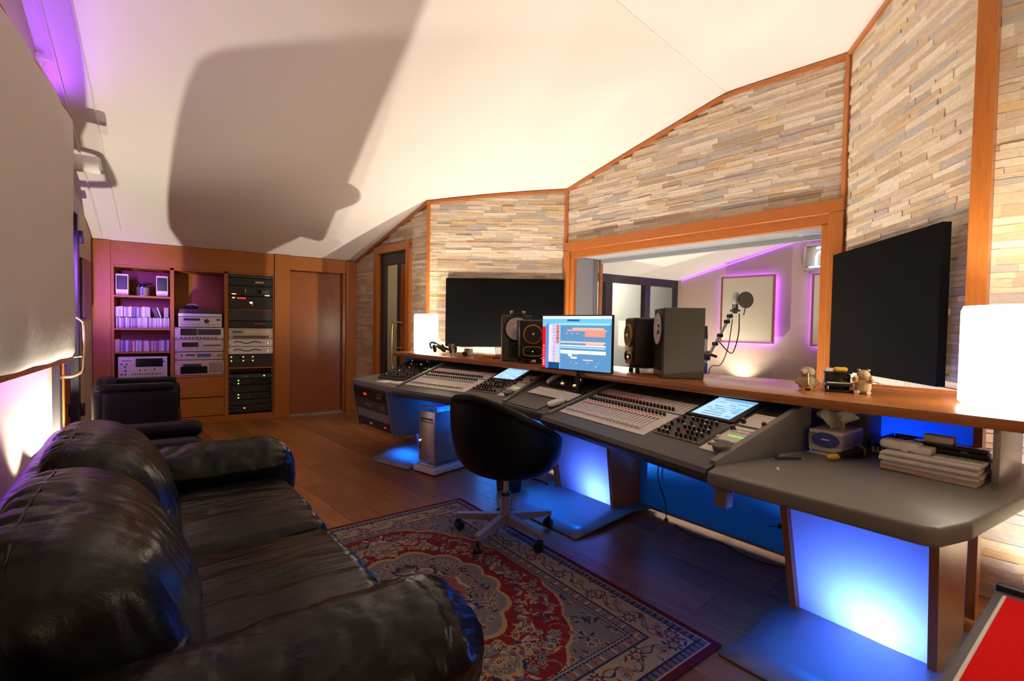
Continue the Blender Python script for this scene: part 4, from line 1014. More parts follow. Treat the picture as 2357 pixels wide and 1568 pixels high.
def ring_speaker(label, loc, facing, w_=.215, h_=.31, d_=.25, stand=.045):
    t = thing('ring_monitor_speaker', label, 'speaker', loc, math.atan2(facing[1], facing[0])+math.pi/2)
    o = box('cabinet', (0, d_/2, stand+h_/2), (w_, d_, h_), 'black', t, bev=.016, seg=3)
    rot = (R(90), 0, 0); zc = stand+h_*.62
    lathe('copper_ring', [(w_*.375, 0), (w_*.375, .012), (w_*.33, .014), (w_*.32, .002)], 'orange_ring', t, 36, (0, 0, zc), rot, cap=False)
    lathe('woofer_cone', [(w_*.33, .010), (w_*.20, .005), (w_*.08, .003), (w_*.06, .010), (.001, .012)], 'dark', t, 30, (0, -.001, zc), rot)
    lathe('phase_plug', [(w_*.07, 0), (w_*.05, .018), (.001, .024)], 'gold', t, 16, (0, -.003, zc), rot)
    pts = []
    for k in range(28):
        a = 2*math.pi*k/28; x = math.cos(a); z = math.sin(a); pts.append(((abs(x)**.5)*math.copysign(w_*.36, x), -.004, stand+h_*.17+(abs(z)**.6)*math.copysign(.036, z)))
    tube('port_ring', pts, .004, 'orange_ring', t, 6, closed=True); box('port', (0, -.001, stand+h_*.17), (w_*.5, .004, .03), 'blackgl', t, bev=.001); box('lamp', (0, -.006, stand+h_*.17), (.006, .006, .006), 'led_g', t)
    for (x, y) in ((-w_*.36, .04), (w_*.36, .04), (-w_*.36, d_-.04), (w_*.36, d_-.04)): tube('stand_leg', [(x, y, 0), (x*.9, y, stand*.6), (x*.8, y, stand+.01)], [.016, .012, .016], 'black', t, 8)
    box('stand_plate', (0, d_/2, stand*.75), (w_*.8, d_*.9, .01), 'black', t, bev=.003)
    return t
studio_speaker('tall dark studio speaker with a white cone behind the ringed speaker and pen cup', (2.23, 3.36, .991), (-.50, -.86), .25, .385, .20, .27)
ring_speaker('compact black speaker with a copper ring partly behind the monitor', (2.20, 3.09, .991), (-.45, -.89), .205, .30, .22)
studio_speaker('tall olive-sheen studio speaker with a white cone standing by the window', (2.355, 1.985, .991), (-.80, .60), .25, .415, .235, .29)
ring_speaker('compact black speaker with a copper ring next to the monitor edge', (2.40, 2.27, .991), (-.83, .48), .205, .31, .25, .05)
t = thing('microphone_clamp', 'small pair of metal clamps on top of the tall dark speaker', 'clamp', (2.27, 3.42, 1.377), R(-30))
for k in (-1, 1): lathe('clamp_head', [(.012, 0), (.012, .02), (.016, .03), (.008, .034)], 'silver', t, 12, (k*.05, -.05, 0))
box('clamp_bar', (0, -.05, .006), (.12, .05, .012), 'dark', t, bev=.003)

# ---- lamps (big drum shades)
def lamp_mat(name, e):
    m, nt, b = new_mat(name); b.inputs['Base Color'].default_value = (.9, .85, .75, 1); b.inputs['Emission Color'].default_value = (1, .86, .66, 1); b.inputs['Emission Strength'].default_value = e
    return m
def drum_lamp(label, loc, r, h, e, pw):
    t = thing('table_lamp', label, 'lamp', loc)
    mt = lamp_mat('lamp_shade', e)
    bm = bmesh.new(); bm_lathe(bm, [(r*.97, .012), (r, .02), (r, h-.02), (r*.96, h), (r*.95, h-.002), (r*.985, h-.022), (r*.985, .02)], 48, cap=False); frombm('shade', bm, mt, t, True, 40)
    lathe('base', [(r*.9, 0), (r*.9, .012)], 'white', t, 32); tube('stem', [(0, 0, .01), (0, 0, h*.45)], .008, 'chrome', t)
    lathe('bulb', [(.012, 0), (.03, .03), (.032, .06), (.02, .085), (.002, .095)], 'white', t, 16, (0, 0, h*.42))
    light('lamp_bulb', 'POINT', (0, 0, h*.78), pw, WARM, .03, parent=t)
    return t
drum_lamp('large glowing white drum lamp on the shelf end by the stone wall', (2.665, .50, .991), .17, .40, 9, 26)
drum_lamp('glowing white drum lamp at the shelf end beside the headphones', (2.12, 5.02, .991), .13, .41, 9, 16)
# ---- black absorber panels on the stone walls
def absorber(label, wall, s0, s1, z0, z1, off):
    A_, d_, n_, Ln_ = wall; p = A_+d_*((s0+s1)/2)+n_*off
    t = thing('acoustic_panel', label, 'acoustic panel', (p.x, p.y, z0), math.atan2(d_.y, d_.x))
    box('fabric_face', (0, 0, (z1-z0)/2), (s1-s0, .045, z1-z0), 'blackmat', t, bev=.004)
    for sx in (-1, 1): box('hanger', (sx*.4, -math.copysign(.04, 1) if (Matrix.Rotation(math.atan2(d_.y, d_.x), 2) @ Vector((0, 1))).dot(n_) > 0 else .04, (z1-z0)*.8), (.05, .05, .05), 'black', t)
    return t
absorber('wide black fabric panel on the stone wall beyond the left speakers', WT, .03, 1.44, 1.03, 1.85, .07)
absorber('wide black fabric panel on the stone wall above the small figurines', WR, .13, 1.30, 1.0, 1.86, .07)

# ---- small things on the shelf
t = thing('headphones', 'black and gold headphones lying on the shelf beside the lamp', 'headphones', (2.17, 4.52, .991), R(60))
for k, (x, y, a) in enumerate(((-.09, 0, 0), (.03, -.03, 25))):
    lathe('ear_cup', [(.02, 0), (.048, .004), (.05, .02), (.035, .03), (.01, .032)], 'black', t, 20, (x, y, .05), (R(80), 0, R(a)))
    lathe('cup_plate', [(.036, 0), (.03, .006), (.004, .007)], 'gold', t, 20, (x, y-.03, .052), (R(80), 0, R(a)))
tube('headband', smooth_path([(-.13, .03, .03), (-.11, .10, .07), (-.02, .13, .085), (.08, .10, .07), (.10, .0, .03)], 6), .014, 'black', t, 10); tube('cable', smooth_path([(.10, 0, .01), (.16, -.05, .006), (.22, .0, .006), (.26, -.06, .006)], 6), .003, 'black', t, 6)
t = thing('headphones', 'second pair of black headphones with tan pads behind the first', 'headphones', (2.10, 4.68, .991), R(20))
for x in (-.05, .07): lathe('ear_cup', [(.02, 0), (.042, .004), (.044, .02), (.01, .03)], 'black', t, 18, (x, 0, .046), (R(75), 0, R(30))); lathe('cup_plate', [(.03, 0), (.004, .006)], 'orange_ring', t, 18, (x+.012, -.028, .05), (R(75), 0, R(30)))
tube('headband', smooth_path([(-.06, .02, .05), (-.02, .08, .10), (.05, .08, .10), (.09, .02, .05)], 6), .012, 'black', t)
rp = random.Random(8)
for k, (x, y, a, lab, sx, sy) in enumerate(((2.345, 4.40, 14, 'white paper sheet stack under the black panel nearest the headphones', .17, .24), (2.40, 4.09, 14, 'loose white sheets behind the small box on the shelf', .18, .26), (2.41, 3.84, 14, 'white leaflets beside the plastic cup', .10, .15))):
    t = thing('paper_stack', lab, 'papers', (x, y, .9905), R(a))
    for q in range(4): box('sheet', (rp.uniform(-.006, .006), rp.uniform(-.006, .006), .002+q*.004), (sx, sy, .003), 'paper', t, rot=(0, 0, R(rp.uniform(-4, 4))))
t = thing('small_camera', 'small white box camera with a black lens on the shelf', 'camera', (2.20, 4.16, .991), R(-60)); box('body', (0, 0, .035), (.075, .05, .07), 'greyl', t, bev=.004); lathe('lens', [(.02, 0), (.022, .03), (.016, .032)], 'black', t, 16, (-.015, -.025, .02), (R(90), 0, 0)); box('label_plate', (0, -.026, .055), (.04, .004, .016), 'bluep', t)
t = thing('plastic_cup', 'clear plastic cup next to the pen holder', 'cup', (2.31, 3.78, .991)); bm = bmesh.new(); bm_lathe(bm, [(.026, 0), (.037, .10), (.038, .10), (.036, .098), (.025, .004)], 24, cap=False); frombm('wall', bm, 'plastic_clear', t, True); lathe('base', [(.026, 0), (.026, .004)], 'white', t, 20); tube('rim', [(.038*math.cos(a), .038*math.sin(a), .10) for a in np.linspace(0, 2*math.pi, 24, endpoint=False)], .002, 'white', t, 6, True)
t = thing('pen_holder', 'dark pen holder with a pale brush beside the tall speaker', 'pen holder', (2.28, 3.62, .991)); lathe('cup', [(.034, 0), (.036, .10), (.033, .10), (.03, .01)], 'dark', t, 20, cap=False); tube('pen', [(0, 0, .01), (.015, .01, .17)], .005, 'greyl', t, 8); tube('brush', [(0, .005, .01), (-.01, -.01, .15), (-.012, -.012, .20)], [.006, .008, .011], 'white', t, 8); tube('pen', [(.01, -.01, .01), (-.02, .02, .15)], .004, 'black', t, 8)
tag(box('orange_packet', (2.235, 3.83, 1.002), (.10, .06, .022), plain('orange_pack', (.65, .22, .04), .5), None, bev=.004, rot=(0, 0, R(20))), 'small orange packet at the shelf edge near the cup', 'packet')
tag(box('red_packet', (2.225, 3.70, 1.0), (.07, .05, .018), 'redp', None, bev=.004, rot=(0, 0, R(-10))), 'small red packet at the shelf edge near the speaker', 'packet')
# figurines
t = thing('owl_figurine', 'pale carved owl figurine playing a horn on the shelf by the window', 'figurine', (2.55, 1.215, .991), R(-60))
lathe('body', [(.02, 0), (.036, .008), (.040, .03), (.034, .056), (.024, .066)], 'carved', t, 18); lathe('head', [(.018, .064), (.032, .074), (.034, .092), (.022, .108), (.004, .112)], 'carved', t, 18)
for sx in (-1, 1): lathe('eye', [(.013, 0), (.012, .005), (.004, .006)], 'paper', t, 14, (sx*.014, -.029, .092), (R(90), 0, 0)); tube('wing', [(sx*.034, 0, .055), (sx*.042, -.01, .035), (sx*.026, -.024, .02)], [.008, .012, .006], 'carved', t, 8); tube('foot', [(sx*.016, -.02, .004), (sx*.018, -.04, .005)], .006, 'yellow', t, 6)
tube('horn', smooth_path([(.0, -.034, .085), (0, -.044, .06), (0, -.046, .035), (.008, -.05, .022)], 4), [.003]*5+[.005]*5+[.009]*3, 'gold', t, 8)
t = thing('piano_ornament', 'miniature black upright piano ornament with a golden figure on top', 'ornament', (2.60, 1.10, .991), R(-55))
box('case', (0, .02, .045), (.105, .045, .08), 'blackgl', t, bev=.002); box('keyboard_shelf', (0, -.018, .035), (.105, .04, .014), 'blackgl', t, bev=.002); box('keys', (0, -.022, .044), (.095, .026, .004), 'paper', t); box('top_lid', (0, .015, .092), (.115, .055, .008), 'blackgl', t, bev=.002); box('plinth', (0, 0, .006), (.112, .085, .012), 'blackgl', t, bev=.002)
for sx in (-1, 1): tube('leg', [(sx*.046, -.03, .01), (sx*.046, -.032, .03)], .005, 'gold', t, 8)
rbox('golden_figure', (.030, .012, .012), .011, (8, 5, 5), 'yellow', t, None, (.012, .01, .106)); box('score', (-.035, .01, .104), (.03, .02, .016), 'paper', t)
t = thing('bear_figurine', 'tan knitted-looking animal figurine holding up its arms by the black panel', 'figurine', (2.62, 1.0, .991), R(-70))
rbox('body', (.032, .028, .036), .027, (8, 8, 8), 'carved', t, None, (0, 0, .036)); rbox('head', (.026, .025, .024), .023, (8, 8, 8), 'carved', t, None, (0, -.004, .088))
for sx in (-1, 1): tube('arm', [(sx*.024, -.01, .058), (sx*.034, -.034, .066), (sx*.026, -.046, .082)], [.011, .010, .009], 'carved', t, 8); tube('foot', [(sx*.02, -.02, .008), (sx*.024, -.04, .009)], .009, 'paper', t, 8); lathe('ear', [(.008, 0), (.008, .006), (.002, .008)], 'carved', t, 10, (sx*.018, 0, .108))
# ---- things on the grey desk end
t = thing('tissue_box', 'dark patterned tissue box with a white tissue pulled up', 'tissue box', (2.412, 1.018, .743), R(-86))
box('carton', (0, 0, .045), (.13, .24, .09), 'greyl', t, bev=.002, seg=1); M['tissue_pat'] = plain('tissue_print', (.30, .27, .30), .4, var=.8, bscale=22); box('print_band', (0, 0, .05), (.1325, .2425, .055), 'tissue_pat', t)
lathe('oval_print', [(.055, 0), (.055, .0015)], 'bluep', t, 28, (0, -.1215, .05), (R(90), 0, 0)).scale = (1, .6, 1); box('label_mark', (0, -.1225, .052), (.03, .003, .006), 'white', t)
V = []; F = []
for i in range(9):
    for j in range(9):
        a = i/8-.5; b = j/8; x = a*.16*(.5+.7*b)+.02*math.sin(b*6+i); y = .04*math.sin(a*9+b*3)*(1-.3*b); z = .085+b*.090*(1-.9*a*a)+.012*math.sin(i*2.1)*b; V.append((x*.7, y, z))
for i in range(8):
    for j in range(8): F.append((i*9+j, i*9+j+1, i*9+j+10, i*9+j+9))
o = meshobj('tissue', V, F, 'white', t, True); mo = o.modifiers.new('s', 'SOLIDIFY'); mo.thickness = .002
t = thing('envelope_stack', 'flat pale envelopes under the tissue box', 'envelopes', (2.40, 1.015, .7425), R(0))
# printer
t = thing('label_printer', 'grey box printer behind the tissue box under the shelf', 'printer', (2.650, 1.11, .743), R(-88))
box('body', (0, 0, .075), (.30, .185, .15), 'greym', t, bev=.012); box('top_recess', (0, 0, .151), (.20, .13, .004), 'black', t); box('edge_strip', (0, -.089, .145), (.29, .012, .008), 'bluep', t); box('front_slot', (0, -.093, .05), (.2, .004, .012), 'black', t)
# hand microphone with yellow tip
t = thing('handheld_microphone', 'black handheld microphone with a yellow tip lying on the grey desk', 'microphone', (2.185, .952, .743), R(-12))
lathe('yellow_tip', [(.003, 0), (.010, .01), (.013, .04), (.012, .06)], 'yellow', t, 16, (0, 0, .016), (R(90), 0, R(90))); lathe('handle', [(.012, .055), (.014, .13), (.019, .17), (.023, .18)], 'black', t, 16, (0, 0, .018), (R(88), 0, R(90))); lathe('grille_head', [(.022, .178), (.024, .2), (.023, .23), (.014, .245)], 'foam', t, 16, (0, 0, .020), (R(88), 0, R(90))); lathe('band', [(.0245, .192), (.0245, .202)], 'orange_ring', t, 16, (0, 0, .020), (R(88), 0, R(90)))
# letter tray with tapes
t = thing('letter_tray', 'black letter tray filled with cables and cards', 'tray', (2.667, .815, .743), R(-88))
box('floor', (0, 0, .007), (.22, .28, .008), 'black', t, bev=.002)
for sx in (-1, 1): box('side_wall', (sx*.112, 0, .03), (.008, .28, .05), 'black', t, rot=(0, R(sx*14), 0))
box('end_wall', (0, .142, .03), (.22, .008, .05), 'black', t, rot=(R(-14), 0, 0)); box('front_lip', (0, -.140, .018), (.22, .008, .025), 'greyl', t, rot=(R(16), 0, 0))
for k in range(12): box('slat', (-.094+k*.017, -.146, .032), (.006, .01, .03), 'black', t, rot=(R(16), 0, 0))
t = thing('cable_coil', 'coil of black cable heaped in the letter tray', 'cable', (2.70, .818, .756)); 
cp = [((.065+.012*math.sin(k*.9))*math.cos(k*.45), (.075+.01*math.cos(k*1.3))*math.sin(k*.45), .010+.022*(k/70)+.006*math.sin(k*.7)) for k in range(70)]
tube('coil', cp, .007, 'black', t, 7)
for k, (x, y, z, a, c, lab) in enumerate(((2.575, .772, .763, 20, 'paper', 'white playing-card sized card in the letter tray'), (2.572, .862, .762, -15, 'greyl', 'grey leaflet in the letter tray'), (2.573, .815, .772, 8, 'bluep', 'small blue card in the letter tray'))):
    tag(box('card', (x, y, z), (.07, .05, .003), c, None, rot=(R(4), R(-5), R(a))), lab, 'card')
# magazine pile
mp_c = [(.72, .66, .62), (.60, .42, .36), (.74, .70, .68), (.66, .58, .60), (.78, .74, .70), (.70, .64, .56), (.76, .72, .70)]
z = .743; MPX, MPY = 2.372, .658
labs = ['lowest white sheet sticking out under the magazine pile', 'rust-edged magazine low in the pile by the bracket', 'white magazine above the rust-edged one', 'mauve-tinted magazine in the middle of the pile', 'white open-leaved booklet near the top of the pile', 'cream magazine with an orange picture near the pile top', 'top white sheet set of the magazine pile']
for k in range(7):
    th_ = (.003, .016, .012, .010, .014, .009, .008)[k]
    t = thing('magazine', labs[k], 'magazine', (MPX+rp.uniform(-.008, .008), MPY+rp.uniform(-.006, .006), z), R(-88+rp.uniform(-3, 3)))
    box('pages', (0, 0, th_/2), (.285, .22, th_*.96), plain('mag_%d' % k, mp_c[k], .5, var=.05), t, bev=.001, seg=1)
    if k in (1, 3): box('cover', (0, 0, th_-.0005), (.287, .222, .001), plain('cover_%d' % k, (.45, .25, .2) if k == 1 else (.55, .45, .55), .35), t)
    if k == 5: box('picture', (-.08, .0, th_-.0008), (.12, .16, .001), 'yellow', t)
    z += th_
t = thing('power_bank', 'white plastic power bank on the magazine pile', 'device', (2.345, .755, z), R(-90)); box('body', (0, 0, .02), (.13, .075, .036), 'white', t, bev=.015, seg=3); box('strap', (.02, 0, .02), (.018, .078, .04), 'paper', t, bev=.004); box('side_block', (.075, .0, .015), (.05, .06, .028), 'paper', t, bev=.004)
t = thing('keypad', 'flat greenish gridded keypad pad on the magazine pile', 'keypad', (2.318, .572, z), R(-88)); box('pad', (0, 0, .005), (.14, .055, .01), 'greyl', t, bev=.002)
for k in range(22): box('key', (-.06+(k % 11)*.012, -.012+(k//11)*.024, .011), (.009, .016, .005), plain('key_green', (.30, .38, .24), .6) if k == 0 else bpy.data.materials['key_green'], t)
t = thing('black_case', 'flat black hard case on the magazine pile by the bracket', 'case', (2.438, .632, z), R(-88)); box('lower_shell', (0, 0, .011), (.22, .085, .022), 'black', t, bev=.005); box('lid', (0, 0, .030), (.22, .085, .014), 'blackgl', t, bev=.005); box('latch', (.05, -.0435, .022), (.02, .004, .012), 'greym', t)
t = thing('small_cream_box', 'small cream box on top of the black case', 'box', (2.44, .665, z+.037), R(-88)); box('body', (0, 0, .012), (.09, .045, .024), 'paper', t, bev=.003); box('lid', (0, 0, .0245), (.092, .047, .006), 'fabric2', t, bev=.002)
t = thing('pen', 'dark ballpoint pen lying beside the console cheek', 'pen', (2.06, 1.05, .750), R(60)); tube('barrel', [(0, -.06, 0), (0, .05, 0)], .005, 'black', t, 8); tube('tip', [(0, -.075, 0), (0, -.06, 0)], [.001, .004], 'silver', t, 8)
t = thing('metal_clip', 'tiny pair of shiny clips lying on the grey desk', 'clip', (1.89, 1.0, .7425), R(30))
for k in (-1, 1): tube('loop', [(k*.012+.008*math.cos(a), .006*math.sin(a), .002) for a in np.linspace(0, 6.28, 12, endpoint=False)], .0015, 'chrome', t, 5, True)
t = thing('cable_hook', 'grey cable hook below the grey desk front', 'hook', (1.70, 1.10, .60)); box('plate', (0, 0, .042), (.05, .05, .085), 'grey', t, bev=.004); box('arm', (.04, -.02, .07), (.09, .03, .02), 'bluemat', t, bev=.003)
# papers at left console
for k, (x, y, a, lab) in enumerate(((1.455, 4.37, -2, 'white folded sheets between knob rack and left console'), (1.545, 4.215, 0, 'pinkish white booklet at the console corner'))):
    t = thing('notepad', lab, 'papers', (x, y, .7435+.0*k), R(a+20)); box('pages', (0, 0, .005), (.12, .14, .01), 'paper', t, bev=.001); box('cover', (.004, 0, .0112), (.118, .138, .002), 'white', t, rot=(R(1), 0, 0))
# envelopes parts
t = bpy.data.objects['envelope_stack']
for q in range(4): box('envelope', (.01*q, -.005*q, .0015+q*.003), (.24, .11, .0025), 'paper' if q % 2 else 'greyl', t, rot=(0, 0, R(3*q-6)))
for o_ in (bpy.data.objects['tissue_box'],): o_.location.z = .757

# ---- computer tower
t = thing('computer_tower', 'silver aluminium computer tower with perforated face under the left console', 'computer', (1.655, 3.872, .067), math.atan2(-.95, .31))
dd = .475
box('front_face', (.0, .0, .255), (.206, .008, .43), 'alum', t, bev=.002); box('side_panel', (.099, dd/2, .255), (.008, dd, .43), 'alum', t, bev=.002); box('side_panel', (-.099, dd/2, .255), (.008, dd, .43), 'alum', t, bev=.002); box('rear_face', (0, dd, .255), (.206, .008, .43), 'dark', t); box('top_face', (0, dd/2, .466), (.2, dd, .008), 'alum', t); box('bottom_face', (0, dd/2, .044), (.2, dd, .008), 'alum', t)
for y in (.012, dd-.012):
    for zz, s in ((.475, 1), (.035, -1)):
        pts = [(-.095, y, zz-s*.01), (-.09, y, zz+s*.025), (-.07, y, zz+s*.033), (.07, y, zz+s*.033), (.09, y, zz+s*.025), (.095, y, zz-s*.01)]
        tube('handle', pts, .009, 'alum', t, 8)
for k, zz in enumerate((.405, .38)): box('drive_slot', (0, -.006, zz), (.15, .006, .008 if k else .016), 'black', t)
box('power_lamp', (-.085, -.006, .21), (.012, .006, .012), 'led_w', t); box('port_strip', (-.085, -.006, .16), (.008, .006, .06), 'greym', t)
t = thing('tower_stand', 'low pale plinth the computer tower stands on', 'plinth', (1.655, 3.872, .0), math.atan2(-.95, .31)); box('slab', (0, .235, .035), (.27, .54, .045), 'greyl', t, bev=.004)
for (x, y) in ((-.11, 0), (.11, 0), (-.11, .47), (.11, .47)): box('foot', (x, y, .007), (.04, .04, .015), 'dark', t)
# ---- waste bin
t = thing('waste_bin', 'black round waste bin behind the swivel chair', 'bin', (2.045, 3.16, 0)); bm = bmesh.new(); bm_lathe(bm, [(.095, .004), (.12, .30), (.126, .30), (.126, .308), (.116, .308), (.092, .012)], 32, cap=False); frombm('wall', bm, 'black', t, True, 40); lathe('bottom', [(.095, 0), (.095, .012)], 'black', t); 
V = []; F = []
for i in range(7):
    for j in range(7): V.append((-.11+.02*math.sin(j)+(i/6)*.16, -.10+(j/6)*.05, .24+.08*math.sin(i*1.3+j)*.4+.03*j/6))
for i in range(6):
    for j in range(6): F.append((i*7+j, i*7+j+1, i*7+j+8, i*7+j+7))
meshobj('liner_bag', V, F, 'white', t, True)
# ---- loose cables below the desk
def cable(name, label, pts, r=.004, m='black'):
    t = thing(name, label, 'cable', pts[0]); b = Vector(pts[0]); tube('cord', [p-b for p in smooth_path(pts, 8)], r, m, t, 6); box('plug', Vector(pts[-1])-b, (.02, .02, .02), m, t, bev=.004); return t
cable('power_cable', 'black cable hanging in front of the blue back panel near the desk leg', [(2.60, 2.16, .68), (2.62, 2.14, .5), (2.61, 2.18, .3), (2.63, 2.13, .12), (2.61, 2.10, .012)])
cable('thin_wire', 'thin dark wire drooping from the desk hook towards the desk leg', [(1.74, 1.08, .62), (1.95, 1.11, .50), (2.10, 1.15, .42), (2.20, 1.142, .40)], .0018)
cable('floor_cable', 'black cable lying along the bottom of the blue back panel', [(2.60, 2.02, .008), (2.55, 1.85, .008), (2.62, 1.70, .008), (2.58, 1.50, .008), (2.66, 1.30, .008)])
cable('leg_cable', 'black cable looping down behind the wooden side of the desk leg', [(2.74, 2.30, .66), (2.76, 2.27, .45), (2.74, 2.29, .25), (2.77, 2.24, .10), (2.70, 2.22, .06)])
cable('controller_cable', 'black cable from the monitor controller to the console', [(2.22, 2.52, .886), (2.21, 2.46, .872), (2.26, 2.42, .886), (2.33, 2.45, .908), (2.36, 2.42, .922)], .003)
# ================================================================== SEATING AND RUG
# ---- rug
RF = Vector((1.62, 3.158)); ra = Vector((.149, -2.02)).normalized(); rw = Vector((-ra.y, ra.x)) * -1
RL, RWd = 2.03, 1.56
if rw.x > 0: rw = -rw
def rug_colours(nx, ny):
    u = (np.arange(nx)+.5)/nx*RWd; v = (np.arange(ny)+.5)/ny*RL
    U, V = np.meshgrid(u, v)
    red = np.array((.20, .012, .016)); cream = np.array((.42, .34, .24)); navy = np.array((.020, .026, .075)); grey = np.array((.17, .165, .19)); drk = np.array((.075, .006, .010)); tan = np.array((.40, .27, .13)); rose = np.array((.24, .09, .08))
    C = np.zeros((ny, nx, 3)); C[:] = red
    ed = np.minimum.reduce([U, RWd-U, V, RL-V])
    def put(mask, c): C[mask] = c
    # field centred coordinates
    X = U-RWd/2; Y = V-RL/2
    aX = np.abs(X); aY = np.abs(Y)
    fx, fy = RWd/2-.27, RL/2-.27
    field = (aX < fx) & (aY < fy)
    # corner spandrels: outside a scalloped oval
    th = np.arctan2(Y/fy, X/fx); rad = np.sqrt((X/fx)**2+(Y/fy)**2)
    sc = 1.02+.035*np.abs(np.sin(th*9))
    sp = field & (rad > sc); put(sp, grey); put(field & (np.abs(rad-sc) < .012), tan)
    # medallion
    th2 = np.arctan2(Y, X); r2 = np.sqrt((X/.34)**2+(Y/.46)**2); ms = .88+.10*np.abs(np.sin(th2*6))
    put(field & (r2 < ms), grey); put(field & (np.abs(r2-ms) < .028), tan); put(field & (r2 < .48+.06*np.abs(np.sin(th2*4))), rose); put(field & (np.abs(r2-(.48+.06*np.abs(np.sin(th2*4)))) < .03), cream); put(field & (r2 < .2), navy)
    # pendants
    for s in (-1, 1):
        rp_ = np.sqrt((X/.10)**2+((Y-s*.56)/.11)**2); put(field & (rp_ < 1+.12*np.sin(8*np.arctan2(Y-s*.56, X))), tan); put(field & (rp_ < .8), grey); put(field & (rp_ < .35), rose)
    rr = np.random.RandomState(12)
    def flower(cx, cy, r, cols, k, rot=0):
        x0, x1 = np.searchsorted(u, [cx-r*1.3, cx+r*1.3]); y0, y1 = np.searchsorted(v, [cy-r*1.3, cy+r*1.3])
        if x1 <= x0 or y1 <= y0: return
        dx = U[y0:y1, x0:x1]-cx; dy = V[y0:y1, x0:x1]-cy; rd = np.hypot(dx, dy)/r; an = np.arctan2(dy, dx)+rot
        sub = C[y0:y1, x0:x1]; lob = .78+.22*np.cos(k*an)
        sub[rd < lob] = cols[0]; sub[rd < lob*.72] = cols[1]; sub[rd < .38] = cols[2]; sub[rd < .16] = cols[3]
    def vine(x, y, a, n, st, c, curl, wd):
        for i in range(n):
            x += math.cos(a)*st; y += math.sin(a)*st; a += curl
            ix = int(x/RWd*nx); iy = int(y/RL*ny)
            if 1 <= ix < nx-2 and 1 <= iy < ny-2: C[iy:iy+wd, ix:ix+wd] = c
    def leaf(cx, cy, a, l, w_, c):
        x0, x1 = np.searchsorted(u, [cx-l, cx+l]); y0, y1 = np.searchsorted(v, [cy-l, cy+l])
        if x1 <= x0 or y1 <= y0: return
        dx = U[y0:y1, x0:x1]-cx; dy = V[y0:y1, x0:x1]-cy; p = dx*math.cos(a)+dy*math.sin(a); q = -dx*math.sin(a)+dy*math.cos(a)+.25*(p**2)/l
        C[y0:y1, x0:x1][(np.abs(p) < l) & (np.abs(q) < w_*(1-(p/l)**2))] = c
    # field ornament, mirrored in both directions
    for n_ in range(560):
        x = rr.uniform(0, fx-.03); y = rr.uniform(0, fy-.03)
        if math.hypot(x/fx, y/fy) > .97 or math.hypot(x/.34, y/.46) < 1.06: continue
        a = rr.uniform(0, 6.28); kind = rr.rand(); r = rr.uniform(.013, .031); c1 = [cream, grey, tan, navy][rr.randint(4)]; c2 = [rose, cream, grey, red][rr.randint(4)]
        for sx in (-1, 1):
            for sy in (-1, 1):
                cx, cy = RWd/2+sx*x, RL/2+sy*y; aa = math.atan2(sy*math.sin(a), sx*math.cos(a))
                if kind < .32: flower(cx, cy, r, (c1, c2, navy if c1 is not navy else tan, cream), 5+int(r*200) % 4, aa)
                elif kind < .75: leaf(cx, cy, aa, r*1.1, r*.32, c1)
                else: vine(cx, cy, aa, 26, .0035, [tan, grey, navy][n_ % 3], .09*sx*sy, 1)
    for n_ in range(420):     # medallion and spandrel ornament
        x = rr.uniform(0, fx); y = rr.uniform(0, fy); ins = math.hypot(x/.34, y/.46) < .82; out = math.hypot(x/fx, y/fy) > 1.04
        if not (ins or out): continue
        r = rr.uniform(.013, .026); a = rr.uniform(0, 6.28)
        for sx in (-1, 1):
            for sy in (-1, 1):
                cx, cy = RWd/2+sx*x, RL/2+sy*y; aa = math.atan2(sy*math.sin(a), sx*math.cos(a))
                if n_ % 3 == 0: flower(cx, cy, r, (cream, rose, navy, cream), 6, aa)
                elif n_ % 3 == 1: leaf(cx, cy, aa, r*1.2, r*.35, navy)
                else: vine(cx, cy, aa, 30, .003, rose, .12*sx*sy, 1)
    # borders
    put((ed < .27) & (ed > .245), navy); put((ed < .263) & (ed > .256), cream)
    put((ed <= .245) & (ed > .21), grey); put((ed <= .21) & (ed > .20), navy); put((ed <= .20) & (ed > .075), cream*.82); put((ed <= .075) & (ed > .068), navy); put((ed <= .068) & (ed > .036), grey*.8); put((ed <= .036) & (ed > .03), cream); put(ed <= .03, drk*1.5)
    per = np.where(np.minimum(U, RWd-U) <= np.minimum(V, RL-V), V, U)
    def band(lo, hi, f, c): put((ed > lo) & (ed < hi) & f, c)
    band(.212, .243, (np.sin(per*2*math.pi/.035)*.5+.5) > .62, rose); band(.212, .243, np.abs((per % .07)-.035) < .006, cream)
    band(.04, .066, (np.sin(per*2*math.pi/.03) > .35), navy); band(.044, .060, np.abs((per % .06)-.03) < .006, rose)
    band(.246, .268, (per % .02) < .007, grey)
    mid = .1375
    wave = .038*np.sin(per*2*math.pi/.22); band(.08, .196, np.abs(ed-mid-wave) < .005, rose); band(.08, .196, np.abs(ed-mid-wave*.6-.02*np.cos(per*2*math.pi/.11)) < .0035, navy)
    def border_pts():
        for side in range(4):
            Ln_ = RL if side < 2 else RWd; k = int(Ln_/.11)
            for i in range(k+1):
                p = i*Ln_/k
                yield side, p, i
    for side, p, i in border_pts():
        e = mid+(.022 if i % 2 else -.022)
        cx, cy = ((e, p), (RWd-e, p), (p, e), (p, RL-e))[side]
        if min(cx, RWd-cx, cy, RL-cy) < .09: continue
        if i % 2: flower(cx, cy, .036, (navy, rose, cream, red), 8)
        else: flower(cx, cy, .026, (rose, cream, navy, cream), 5)
        for q in range(3): 
            aa = rr.uniform(0, 6.28); leaf(cx+.05*math.cos(aa), cy+.045*math.sin(aa), aa+1, .020, .006, [navy, red, grey][q])
